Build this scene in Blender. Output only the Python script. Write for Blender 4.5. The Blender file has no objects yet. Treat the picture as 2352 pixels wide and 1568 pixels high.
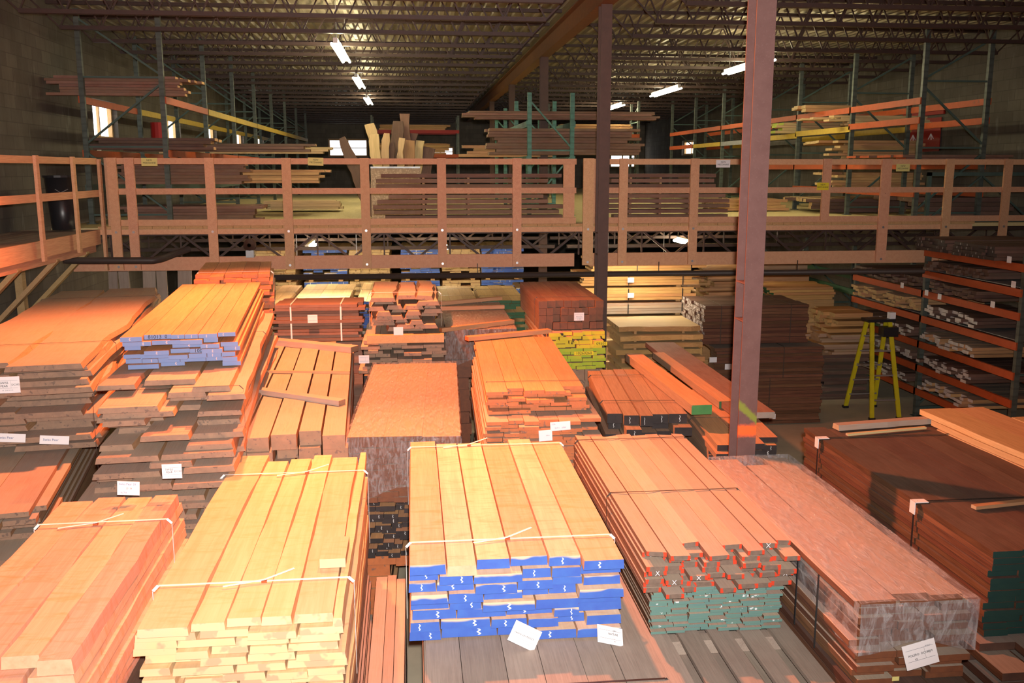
import bpy, math, random
from mathutils import Vector, Matrix
R = random.Random(11)
SC = bpy.context.scene
COL = SC.collection
D = bpy.data
rad = math.radians

# ---------------------------------------------------------------- survey: the camera and points read off the photograph
FPX, CX, CY, EYE = 2151.0, 1176.0, 784.0, 4.1
YAW, PIT = rad(6.03), rad(10.38)
fw = Vector((math.sin(YAW)*math.cos(PIT), math.cos(YAW)*math.cos(PIT), -math.sin(PIT)))
rt = Vector((math.cos(YAW), -math.sin(YAW), 0))
up = rt.cross(fw)
def ray(x, y): return fw + rt*((x-CX)/FPX) + up*(-(y-CY)/FPX)
def atz(x, y, z):
    r = ray(x, y); t = (z-EYE)/r.z
    return Vector((r.x*t, r.y*t, z))
def aty(x, y, Y):
    r = ray(x, y); t = Y/r.y
    return Vector((r.x*t, Y, EYE+r.z*t))
def atx(x, y, X):
    r = ray(x, y); t = X/r.x
    return Vector((X, r.y*t, EYE+r.z*t))

cam = D.cameras.new('camera'); cam.sensor_width = 36; cam.lens = 36*FPX/2352; cam.clip_end = 200
camo = D.objects.new('camera', cam); COL.objects.link(camo)
camo.location = (0, 0, EYE)
camo.matrix_world = Matrix.Translation((0, 0, EYE)) @ Matrix((rt, up, -fw)).transposed().to_4x4()
SC.camera = camo

# ---------------------------------------------------------------- materials
class NT:
    def __init__(s, name):
        s.mat = D.materials.new(name); s.mat.use_nodes = True
        s.t = s.mat.node_tree; s.b = s.t.nodes['Principled BSDF']; s.out = s.t.nodes['Material Output']
    def n(s, typ, **kw):
        nd = s.t.nodes.new('ShaderNode'+typ)
        for k, v in kw.items():
            if k.startswith('i_'):
                key = k[2:]; key = int(key) if key.isdigit() else key.replace('_', ' ')
                nd.inputs[key].default_value = v
            else: setattr(nd, k, v)
        return nd
    def l(s, a, b): s.t.links.new(a, b)
    def math(s, op, a, b=None, clamp=False):
        nd = s.n('Math', operation=op, use_clamp=clamp)
        for i, x in enumerate((a, b)):
            if x is None: continue
            if isinstance(x, (int, float)): nd.inputs[i].default_value = x
            else: s.l(x, nd.inputs[i])
        return nd.outputs[0]
    def mix(s, f, a, b, blend='MIX'):
        nd = s.n('Mix', data_type='RGBA', blend_type=blend)
        for i, x in ((0, f), (6, a), (7, b)):
            if isinstance(x, (int, float)): nd.inputs[i].default_value = x
            elif isinstance(x, tuple): nd.inputs[i].default_value = (*x[:3], 1)
            else: s.l(x, nd.inputs[i])
        return nd.outputs[2]
    def ramp(s, x, lo, hi):
        nd = s.n('MapRange', clamp=True, i_1=lo, i_2=hi); s.l(x, nd.inputs[0]); return nd.outputs[0]
    def noise(s, vec, scale, detail=3, rough=.55, dist=0):
        nd = s.n('TexNoise', i_Scale=scale, i_Detail=detail, i_Roughness=rough, i_Distortion=dist)
        if vec is not None: s.l(vec, nd.inputs['Vector'])
        return nd.outputs[0]
    def coords(s, scale=(1, 1, 1), rnd=True):
        tc = s.n('TexCoord'); mp = s.n('Mapping'); mp.inputs['Scale'].default_value = scale
        v = tc.outputs['Object']
        oi = s.n('ObjectInfo'); s.rand = oi.outputs['Random']
        if rnd:
            ad = s.n('VectorMath', operation='ADD'); sc = s.n('VectorMath', operation='SCALE')
            sc.inputs[0].default_value = (31, 47, 23); s.l(s.rand, sc.inputs['Scale'])
            s.l(v, ad.inputs[0]); s.l(sc.outputs[0], ad.inputs[1]); v = ad.outputs[0]
        s.raw = v
        s.l(v, mp.inputs['Vector']); return mp.outputs[0]
    def col(s, c, rough=.7, spec=.3, metal=0):
        if isinstance(c, tuple): s.b.inputs['Base Color'].default_value = (*c, 1)
        else: s.l(c, s.b.inputs['Base Color'])
        s.b.inputs['Roughness'].default_value = rough; s.b.inputs['Specular IOR Level'].default_value = spec
        s.b.inputs['Metallic'].default_value = metal
    def bump(s, h, st=.2, d=.01):
        nd = s.n('Bump', i_Strength=st, i_Distance=d); s.l(h, nd.inputs['Height']); s.l(nd.outputs[0], s.b.inputs['Normal'])

def wood(name, a, b, dust=None, damt=.0, var=.35, grain=.35, rough=.75, knots=0.0, streak=None, spec=.25):
    m = NT(name); v = m.coords((9, .55, 9))
    g = m.noise(v, 2.2, 4, .6, .6)
    c = m.mix(m.ramp(g, .3, .7), a, b)
    f = m.noise(m.coords((60, 1.6, 60)), 2.5, 3, .6)
    c = m.mix(grain, c, m.mix(m.ramp(f, .35, .65), tuple(x*.55 for x in a), tuple(min(1, x*1.12) for x in b)))
    if streak:
        k = m.noise(m.coords((1.3, 5, 1.3)), 2.4, 5, .65, 1.2)
        c = m.mix(m.math('MULTIPLY', m.ramp(k, .5, .72), .75), c, streak)
    if knots:
        k = m.noise(m.coords((5, 1.6, 5)), 3.0, 2)
        c = m.mix(m.ramp(k, .80-knots*.1, .86-knots*.1), c, tuple(x*.3 for x in a))
    if dust:
        d1 = m.noise(m.coords((1.6, 1.1, 1.6)), 2.5, 6, .7)
        c = m.mix(m.math('MULTIPLY', m.ramp(d1, .15, .6), damt), c, dust)
    val = m.math('MULTIPLY_ADD', m.rand, var); val.node.inputs[2].default_value = 1-var/2
    h = m.n('HueSaturation'); m.l(val, h.inputs['Value']); m.l(c, h.inputs['Color'])
    r2 = m.math('FRACT', m.math('MULTIPLY', m.rand, 17.3))
    hv = m.math('MULTIPLY_ADD', r2, .022); hv.node.inputs[2].default_value = .489
    m.l(hv, h.inputs['Hue'])
    m.col(h.outputs[0], rough, spec); m.bump(f, .15, .004)
    return m.mat
def painted(name, a, b=None, chip=None, camt=.3, rough=.55, scale=9, spec=.35, metal=0, mark=None, fade=None):
    m = NT(name); v = m.coords((1, 1, 1))
    g = m.noise(v, scale, 5, .65)
    c = m.mix(m.ramp(g, .3, .7), a, b or tuple(x*.75 for x in a))
    if chip:
        k = m.noise(m.raw, scale*1.7, 3)
        c = m.mix(m.ramp(k, .72-camt*.35, .76-camt*.35), c, chip)
    if fade:                                   # raw wood where the paint missed part of a board end
        uv = m.n('UVMap'); sp = m.n('SeparateXYZ'); m.l(uv.outputs[0], sp.inputs[0])
        w = m.noise(m.raw, 5, 2)
        s = m.math('ADD', m.math('MULTIPLY', sp.outputs[1], .8), m.math('MULTIPLY', w, .9))
        s = m.math('ADD', s, m.math('MULTIPLY', m.math('FRACT', m.math('MULTIPLY', m.rand, 7.7)), .75))
        c = m.mix(m.ramp(s, 1.62, 1.8), c, fade)
    if mark:                                   # a chalk tick on some of the ends
        uv = m.n('UVMap'); sp = m.n('SeparateXYZ'); m.l(uv.outputs[0], sp.inputs[0])
        wob = m.math('MULTIPLY', m.math('SINE', m.math('MULTIPLY', sp.outputs[1], 16)), .02)
        x = m.math('ABSOLUTE', m.math('SUBTRACT', m.math('ADD', sp.outputs[0], wob), m.math('ADD', .25, m.math('MULTIPLY', m.rand, .5))))
        on = m.math('MULTIPLY', m.math('LESS_THAN', x, .02), m.math('LESS_THAN', m.math('ABSOLUTE', m.math('SUBTRACT', sp.outputs[1], .5)), .33))
        on = m.math('MULTIPLY', on, m.math('GREATER_THAN', m.math('FRACT', m.math('MULTIPLY', m.rand, 5.3)), .45))
        c = m.mix(on, c, mark)
    m.col(c, rough, spec, metal)
    return m.mat
def corner_red(name):                          # dark end grain, both ends of each board dabbed with red paint
    m = NT(name); v = m.coords((1, 1, 1))
    uv = m.n('UVMap'); sp = m.n('SeparateXYZ'); m.l(uv.outputs[0], sp.inputs[0])
    w = m.math('MULTIPLY', m.math('SUBTRACT', m.noise(m.raw, 30, 2), .5), .25)
    x = m.math('ADD', m.math('ABSOLUTE', m.math('SUBTRACT', sp.outputs[0], .5)), w)
    g = m.noise(v, 40, 3)
    c = m.mix(g, (.10, .075, .06), (.22, .15, .115))
    c = m.mix(m.ramp(x, .33, .36), c, (.55, .05, .02))
    ch = m.math('ABSOLUTE', m.math('SUBTRACT', m.math('ABSOLUTE', m.math('SUBTRACT', sp.outputs[0], .5)), m.math('MULTIPLY', m.math('ABSOLUTE', m.math('SUBTRACT', sp.outputs[1], .5)), .22)))
    on = m.math('MULTIPLY', m.math('LESS_THAN', ch, .018), m.math('GREATER_THAN', m.math('FRACT', m.math('MULTIPLY', m.rand, 9.1)), .9))
    c = m.mix(on, c, (.75, .78, .85))
    m.col(c, .7, .25); return m.mat
def plain(name, c, rough=.6, spec=.3, metal=0, var=0):
    m = NT(name)
    if var:
        v = m.coords((1, 1, 1)); m.col(m.mix(m.ramp(m.noise(m.raw, 6, 5), .3, .7), tuple(x*(1-var) for x in c), tuple(min(1, x*(1+var)) for x in c)), rough, spec, metal)
    else: m.col(c, rough, spec, metal)
    return m.mat
def emit(name, c, s):
    m = NT(name); m.col(c); m.b.inputs['Emission Color'].default_value = (*c, 1); m.b.inputs['Emission Strength'].default_value = s
    return m.mat
def block(name, ax, a, b, mortar):
    m = NT(name); tc = m.n('TexCoord'); sp = m.n('SeparateXYZ'); cb = m.n('CombineXYZ'); m.l(tc.outputs['Object'], sp.inputs[0])
    m.l(sp.outputs[ax], cb.inputs[0]); m.l(sp.outputs[2], cb.inputs[1])
    br = m.n('TexBrick', i_Scale=1.0, i_Mortar_Size=.008, i_Brick_Width=.4, i_Row_Height=.2, i_Mortar_Smooth=.3, i_Bias=-.2)
    m.l(cb.outputs[0], br.inputs['Vector'])
    br.inputs['Color1'].default_value = (*a, 1); br.inputs['Color2'].default_value = (*b, 1); br.inputs['Mortar'].default_value = (*mortar, 1)
    st = m.n('Mapping'); st.inputs['Scale'].default_value = (1, 1, .35); m.l(tc.outputs['Object'], st.inputs[0])
    s = m.noise(st.outputs[0], 1.4, 6, .7)
    c = m.mix(m.math('MULTIPLY', m.ramp(s, .35, .7), .55), br.outputs[0], tuple(x*.45 for x in a))
    s2 = m.noise(st.outputs[0], 5, 4)
    c = m.mix(m.math('MULTIPLY', m.ramp(s2, .6, .75), .35), c, (.3, .28, .25))
    m.col(c, .9, .1); m.bump(br.outputs['Fac'], -.4, .01); return m.mat
def film(name, cover, tint):
    m = NT(name); m.coords((1, 1, 1))
    tr = m.n('BsdfTransparent'); tr.inputs[0].default_value = (*tint, 1)
    mp = m.n('Mapping'); mp.inputs['Scale'].default_value = (6, 1.2, 2); mp.inputs['Rotation'].default_value = (.4, .3, .5); m.l(m.raw, mp.inputs[0])
    h = m.noise(mp.outputs[0], 5, 5, .6, 1.0)
    m.col((.62, .62, .64), .12, .8); m.bump(h, .7, .02)
    mx = m.n('MixShader'); f = m.math('MULTIPLY_ADD', m.ramp(h, .42, .8), .5); f.node.inputs[2].default_value = cover
    m.l(f, mx.inputs[0]); m.l(tr.outputs[0], mx.inputs[1]); m.l(m.b.outputs[0], mx.inputs[2]); m.l(mx.outputs[0], m.out.inputs[0])
    return m.mat
def post_holes(name, a):
    m = NT(name); v = m.coords((1, 1, 1), False)
    sp = m.n('SeparateXYZ'); m.l(m.raw, sp.inputs[0])
    z = m.math('ABSOLUTE', m.math('SUBTRACT', m.math('FRACT', m.math('MULTIPLY', sp.outputs[2], 9)), .5))
    on = m.math('LESS_THAN', z, .14)
    g = m.noise(v, 7, 4)
    c = m.mix(m.ramp(g, .3, .7), a, tuple(x*.6 for x in a))
    nz = m.n('NewGeometry'); q = m.noise(m.raw, 90, 1)
    c = m.mix(m.math('MULTIPLY', on, .28), c, (.02, .02, .02))
    m.col(c, .5, .4); return m.mat

DUST = (.40, .345, .29)
M = dict(
 maple=wood('maple', (.64, .40, .21), (.74, .50, .29), var=.12, grain=.07, streak=(.66, .36, .16)),
 mapleend=painted('maple_end', (.60, .46, .28), (.66, .47, .24), chip=(.52, .33, .2), camt=.5, scale=4),
 ash=wood('ash_board', (.68, .43, .28), (.80, .56, .38), var=.16, grain=.08, streak=(.62, .31, .18)),
 rawend=painted('raw_end', (.55, .43, .27), (.45, .33, .2), scale=20),
 blue=painted('blue_end_paint', (.045, .10, .42), (.055, .14, .47), rough=.5, mark=(.75, .8, .9), fade=(.56, .46, .32)),
 beech=wood('beech_board', (.66, .33, .21), (.76, .43, .29), var=.14, grain=.12, knots=.25, streak=(.60, .27, .11)),
 dusty=wood('dusty_board', (.44, .27, .18), (.54, .35, .24), DUST, .75, var=.2),
 dustyside=wood('dusty_side', (.38, .2, .1), (.48, .28, .16), var=.35),
 dustyend=painted('dusty_end', (.36, .21, .13), (.27, .17, .11), chip=(.2, .13, .1), camt=.3, scale=14),
 slabend=painted('slab_end', (.33, .20, .13), (.22, .14, .1), chip=(.16, .105, .08), camt=.3, scale=14),
 cherry=wood('cherry_board', (.56, .27, .13), (.64, .34, .18), var=.2, grain=.2),
 lavend=painted('blue_grey_end', (.20, .25, .45), (.16, .24, .47), mark=(.7, .45, .45), scale=6),
 orange=wood('orange_board', (.56, .25, .10), (.66, .32, .14), DUST, .25, var=.2, grain=.3),
 orangeend=painted('orange_end', (.56, .17, .06), (.42, .13, .05), chip=(.25, .12, .08), camt=.3, scale=12),
 russet=wood('russet_board', (.33, .195, .12), (.44, .275, .17), DUST, .2, var=.25),
 blackend=painted('black_end', (.03, .025, .025), (.05, .04, .04), rough=.4, mark=(.6, .6, .6)),
 green=painted('green_end', (.06, .22, .07), (.09, .27, .08), chip=(.3, .2, .12), camt=.25),
 dkgreen=painted('dark_green_end', (.03, .11, .05), (.04, .14, .05)),
 yellow=painted('yellow_end', (.78, .54, .02), (.66, .52, .03), chip=(.03, .03, .01), camt=.2, scale=5),
 lime=painted('lime_end', (.30, .48, .03), (.5, .5, .03), scale=5),
 teal=painted('teal_end', (.125, .23, .19), (.11, .21, .20), chip=(.62, .66, .68), camt=.22, scale=10),
 dkteal=painted('dark_teal_end', (.015, .05, .048), (.02, .06, .05), scale=12),
 redend=corner_red('red_cornered_end'),
 dark=wood('dark_brown_board', (.085, .042, .03), (.14, .07, .05), DUST, .12, var=.5),
 darkside=wood('dark_brown_side', (.09, .04, .025), (.19, .085, .045), var=.7),
 darkend=painted('dark_end', (.08, .045, .035), (.13, .07, .05), chip=(.25, .16, .12), camt=.2),
 honey=wood('honey_board', (.46, .235, .085), (.60, .34, .14), var=.3, grain=.35),
 pale=wood('pale_cream_board', (.70, .50, .26), (.80, .60, .34), var=.15, grain=.15),
 mahog=wood('mahogany_board', (.15, .062, .038), (.23, .105, .062), DUST, .2, var=.35),
 mahogend=painted('mahogany_end', (.20, .075, .035), (.14, .055, .03), scale=18),
 walnutend=painted('pale_flecked_end', (.14, .10, .085), (.3, .25, .24), chip=(.62, .58, .6), camt=.55, scale=16),
 grey=wood('grey_weathered_board', (.25, .185, .15), (.34, .26, .21), DUST, .4, var=.3),
 natural=wood('natural_board', (.58, .41, .2), (.68, .5, .27), var=.22, grain=.25),
 natend=painted('natural_end', (.52, .37, .18), (.42, .28, .13), chip=(.2, .12, .06), camt=.3),
 tan=wood('tan_board', (.42, .23, .105), (.54, .32, .155), var=.35, grain=.35),
 pine=wood('pine_framing', (.60, .31, .175), (.70, .40, .235), var=.14, grain=.3, knots=.35),
 oldpine=wood('old_pine', (.50, .31, .14), (.6, .40, .2), var=.2, knots=.3),
 stripend=painted('white_end', (.62, .60, .58), (.5, .45, .42), scale=8),
 ply=wood('plywood_deck', (.58, .47, .22), (.66, .54, .28), var=0, grain=.2),
 osb=painted('strand_board', (.40, .27, .17), (.28, .19, .12), chip=(.5, .36, .24), camt=.5, scale=22),
 steel=painted('brown_steel_primer', (.095, .052, .040), (.075, .042, .033), rough=.6),
 truss=painted('brown_truss', (.06, .034, .028), (.045, .028, .024), rough=.55),
 beamcol=painted('brown_roof_beam', (.20, .085, .035), (.15, .065, .03), rough=.6),
 uprt=post_holes('green_rack_post', (.095, .115, .10)),
 tealrack=post_holes('teal_rack_post', (.09, .25, .20)),
 rackgreen=painted('green_rack_steel', (.07, .115, .10), (.055, .09, .08)),
 rackorange=painted('orange_rack_beam', (.44, .085, .025), (.36, .07, .02), chip=(.25, .08, .04), camt=.2),
 rackyellow=painted('yellow_rack_beam', (.55, .38, .04), (.45, .3, .04)),
 rackdkgreen=painted('dark_green_rack_beam', (.04, .10, .05), (.03, .08, .04)),
 pipe=painted('black_iron_pipe', (.05, .034, .028), (.04, .03, .028), rough=.5),
 white_strap=plain('white_strap', (.80, .76, .74), .45),
 wire=plain('dark_band', (.06, .045, .035), .4, .5),
 black_strap=plain('black_strap', (.02, .02, .022), .4, .5),
 paper=plain('white_paper', (.78, .76, .78), .8, .2),
 ypaper=plain('yellow_paper', (.66, .60, .22), .8, .2),
 bypaper=plain('bright_yellow_paper', (.75, .62, .04), .8, .2),
 ink=plain('black_ink', (.03, .03, .035), .8), greyink=plain('grey_ink', (.22, .22, .25), .8),
 blueink=plain('blue_ink', (.1, .14, .3), .8), redink=plain('red_ink', (.4, .1, .08), .8),
 film=film('stretch_film', .13, (.90, .88, .90)), film2=film('dusty_stretch_film', .06, (.93, .90, .88)),
 ladder=plain('yellow_fibreglass', (.60, .50, .015), .45, .4, 0, .12), alu=plain('aluminium', (.5, .5, .5), .4, .5, .8),
 blackplastic=plain('black_plastic', (.015, .015, .018), .35, .5), redpaint=plain('red_paint', (.30, .015, .012), .5),
 galv=plain('galvanised_steel', (.33, .34, .35), .45, .5, .6, .2), zinc=plain('zinc', (.55, .55, .57), .35, .5, .8),
 lampwhite=plain('white_enamel', (.7, .7, .68), .4), tube=emit('fluorescent_tube', (1, .88, .54), 90), tube2=emit('fluorescent_tube_warm', (1, .82, .55), 110),
 daylight=emit('overcast_window_light', (.95, .97, 1), 3.2), conc=None)

def deck_mat():
    m = NT('galvanised_roof_deck'); v = m.coords((1, .3, 1), False)
    g = m.noise(v, 3, 5, .6)
    m.col(m.mix(m.ramp(g, .3, .7), (.30, .26, .19), (.42, .37, .27)), .42, .5, .4); return m.mat
M['deck'] = deck_mat()
def concrete():
    m = NT('dusty_concrete'); v = m.coords((1, 1, 1), False)
    g = m.noise(v, 1.2, 7, .65)
    m.col(m.mix(m.ramp(g, .3, .7), (.56, .49, .36), (.42, .37, .27)), .9, .15); return m.mat
M['conc'] = concrete()
def column_paint():
    m = NT('sprayed_column_steel'); v = m.coords((1, 1, 1), False)
    sp = m.n('SeparateXYZ'); m.l(m.raw, sp.inputs[0])
    g = m.noise(v, 9, 5); fl = m.noise(v, 60, 2)
    c = m.mix(m.ramp(g, .3, .7), (.125, .064, .058), (.15, .08, .072))
    c = m.mix(m.math('MULTIPLY', m.ramp(fl, .6, .7), .2), c, (.2, .13, .12))
    w = m.math('MULTIPLY', m.math('SUBTRACT', m.noise(v, 30, 3), .5), .05)
    z1 = m.math('ABSOLUTE', m.math('SUBTRACT', m.math('ADD', sp.outputs[2], w), 1.965))
    front = m.math('LESS_THAN', sp.outputs[1], -.06)
    c = m.mix(m.math('MULTIPLY', front, m.math('SUBTRACT', 1.0, m.ramp(z1, .03, .065))), c, (.85, .13, .03))
    z2 = m.math('ABSOLUTE', m.math('SUBTRACT', m.math('ADD', m.math('ADD', sp.outputs[2], w), m.math('MULTIPLY', sp.outputs[0], .9)), 2.12))
    c = m.mix(m.math('MULTIPLY', front, m.math('SUBTRACT', .75, m.ramp(z2, .02, .06), True)), c, (.22, .28, .03))
    m.col(c, .6, .25); return m.mat
M['column'] = column_paint()

# ---------------------------------------------------------------- mesh builder
class MB:
    def __init__(s): s.v = []; s.f = []; s.m = []; s.uv = {}
    def quad(s, pts, m=0):
        n = len(s.v); s.v += [tuple(p) for p in pts]; s.f.append(tuple(range(n, n+len(pts)))); s.m.append(m)
    def box(s, x0, x1, y0, y1, z0, z1, m=0):
        n = len(s.v)
        s.v += [(x0, y0, z0), (x1, y0, z0), (x1, y1, z0), (x0, y1, z0), (x0, y0, z1), (x1, y0, z1), (x1, y1, z1), (x0, y1, z1)]
        for q in ((0, 3, 2, 1), (4, 5, 6, 7), (0, 1, 5, 4), (1, 2, 6, 5), (2, 3, 7, 6), (3, 0, 4, 7)):
            s.f.append(tuple(n+i for i in q)); s.m.append(m)
        return s
    def bar(s, p, q, w, h, m=0, upv=(0, 0, 1)):
        p, q = Vector(p), Vector(q); d = (q-p).normalized(); u = Vector(upv)
        if abs(d.dot(u)) > .98: u = Vector((0, 1, 0))
        a = d.cross(u).normalized(); b = a.cross(d)
        n = len(s.v)
        for c in (p, q):
            for i, j in ((-1, -1), (1, -1), (1, 1), (-1, 1)): s.v.append(tuple(c+a*(i*w/2)+b*(j*h/2)))
        for f in ((0, 1, 2, 3), (7, 6, 5, 4), (0, 4, 5, 1), (1, 5, 6, 2), (2, 6, 7, 3), (3, 7, 4, 0)):
            s.f.append(tuple(n+i for i in f)); s.m.append(m)
        return s
    def tube(s, pts, r, n=8, m=0):
        pts = [Vector(p) for p in pts]; k0 = len(s.v); L = len(pts)
        for i, p in enumerate(pts):
            d = (pts[min(i+1, L-1)]-pts[max(i-1, 0)]).normalized(); u = Vector((0, 0, 1)) if abs(d.z) < .9 else Vector((0, 1, 0))
            a = d.cross(u).normalized(); b = a.cross(d)
            rr = r[i] if isinstance(r, (list, tuple)) else r
            for j in range(n): t = 2*math.pi*j/n; s.v.append(tuple(p+a*(rr*math.cos(t))+b*(rr*math.sin(t))))
        for i in range(L-1):
            for j in range(n):
                A = k0+i*n+j; B = k0+i*n+(j+1) % n; s.f.append((A, B, B+n, A+n)); s.m.append(m)
        s.f.append(tuple(k0+j for j in range(n))); s.m.append(m); s.f.append(tuple(k0+(L-1)*n+j for j in range(n))[::-1]); s.m.append(m)
        return s
    def board(s, x0, x1, y0, y1, z0, z1, live=0, ns=1, bow=0, skew=0, wane=.0, seed=None, tilt=0, ext=0, taper=0):
        n0 = len(s.v); ph = R.uniform(0, 9); ph2 = R.uniform(0, 9); L = y1-y0
        for i in range(ns+1):
            t = i/ns; y = y0+L*t
            if live:
                a = live*(math.sin(ph+5.2*t)+.55*math.sin(ph2+13*t)+.3*math.sin(ph*3+31*t))
                b = live*(math.sin(ph2+4.3*t)+.55*math.sin(ph+15*t)+.3*math.sin(ph2*2+27*t))
            else: a = b = 0
            k = taper*t
            xl, xr = x0+a+k, x1+b-k; dz = bow*4*t*(1-t)+skew*(t-.5)
            sl = wane
            ee = ext if i == 0 else 0
            for q, (x, z) in enumerate(((xl, z0), (xr, z0), (xr-sl, z1), (xl+sl, z1))):
                s.v.append((x, y+(ee if q in (1, 2) else 0), z+dz+tilt*(x-(x0+x1)/2)))
        for i in range(ns):
            A = n0+4*i; B = A+4
            for q, (j, k) in enumerate(((0, 1), (1, 2), (2, 3), (3, 0))):
                s.f.append((A+j, A+k, B+k, B+j)); s.m.append(2 if q == 2 else 0)
        s.uv[len(s.f)] = ((0, 0), (0, 1), (1, 1), (1, 0)); s.f.append((n0, n0+3, n0+2, n0+1)); s.m.append(1)
        e = n0+4*ns
        s.uv[len(s.f)] = ((0, 0), (1, 0), (1, 1), (0, 1)); s.f.append((e, e+1, e+2, e+3)); s.m.append(1)
        return s
    def build(s, name, mats, parent=None, smooth=False, at=None, **tags):
        me = D.meshes.new(name)
        vs = s.v
        if at is not None: vs = [(x-at[0], y-at[1], z-at[2]) for x, y, z in vs]
        me.from_pydata(vs, [], s.f)
        mats = mats if isinstance(mats, (list, tuple)) else [mats]
        for m in mats: me.materials.append(m)
        me.polygons.foreach_set('material_index', [min(i, len(mats)-1) for i in s.m])
        if s.uv:
            u = me.uv_layers.new(name='UVMap')
            for fi, c in s.uv.items():
                for li, q in zip(me.polygons[fi].loop_indices, c): u.data[li].uv = q
        if smooth: me.polygons.foreach_set('use_smooth', [True]*len(s.f))
        o = D.objects.new(name, me); COL.objects.link(o)
        if at is not None: o.location = at
        if parent is not None: o.parent = parent
        tag(o, **tags); return o
def tag(o, label=None, cat=None, group=None, kind=None):
    if label: o['label'] = label
    if cat: o['category'] = cat
    if group: o['group'] = group
    if kind: o['kind'] = kind
    return o
def empty(name, loc=(0, 0, 0), rz=0, **t):
    o = D.objects.new(name, None); COL.objects.link(o); o.location = loc; o.rotation_euler = (0, 0, rz); o.empty_display_size = .1
    return tag(o, **t)
def world(root): return Matrix.Translation(root.location) @ root.rotation_euler.to_matrix().to_4x4()
def attach(o, root):
    o.parent = root; o.matrix_parent_inverse = world(root).inverted(); return o
def text(s, size, m, parent, loc, rot=(math.pi/2, 0, 0), align='CENTER', name='lettering', ext=.0004):
    c = D.curves.new(name, 'FONT'); c.body = s; c.size = size; c.align_x = align; c.align_y = 'CENTER'; c.extrude = ext; c.resolution_u = 2
    c.materials.append(m); q = D.objects.new(name, c); me = D.meshes.new_from_object(q); D.objects.remove(q); D.curves.remove(c)
    o = D.objects.new(name, me); COL.objects.link(o); o.parent = parent; o.location = loc; o.rotation_euler = rot
    return o
def paper(root, pos, w, h, lines=(), rot=(0, 0, 0), mat='paper', name='paper_tag', label='white paper tag', grid=True):
    b = MB()
    b.board(-w/2, w/2, -.0015, .0015, -h/2, h/2)
    if grid and w > .12:
        for z in (h*.26, -h*.2): b.box(-w*.42, w*.42, -.0022, -.0014, z-.0008, z+.0008, 1)
        b.box(w*.14, w*.145, -.0022, -.0014, -h*.2, h*.26, 1)
    for i, k in enumerate(b.m):
        if i < 6: b.m[i] = 0
    o = b.build(name, [M[mat], M['greyink']])
    if label: o['label'] = label
    o.location = pos; o.rotation_euler = rot
    if root is not None: attach(o, root)
    for (t, s, dx, dz, ink) in lines: text(t, s, M[ink], o, (dx, -.0026, dz))
    return o

NTH = 'first second third fourth fifth sixth seventh eighth ninth tenth eleventh twelfth thirteenth fourteenth fifteenth sixteenth seventeenth eighteenth nineteenth twentieth'.split()
def quad(z, fl, fr, br):
    """front-left, front-right and back-right corners of a stack's top, read off the photograph, to origin, width, length, turn"""
    a, b, c = atz(*fl, z), atz(*fr, z), atz(*br, z)
    d = (c-b); d.z = 0; L = d.length; rz = math.atan2(-d.x, d.y)
    ux = Vector((math.cos(rz), math.sin(rz), 0))
    W = (b-a).dot(ux)
    return Vector((b.x, b.y, 0))-ux*W, W, L, rz

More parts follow.
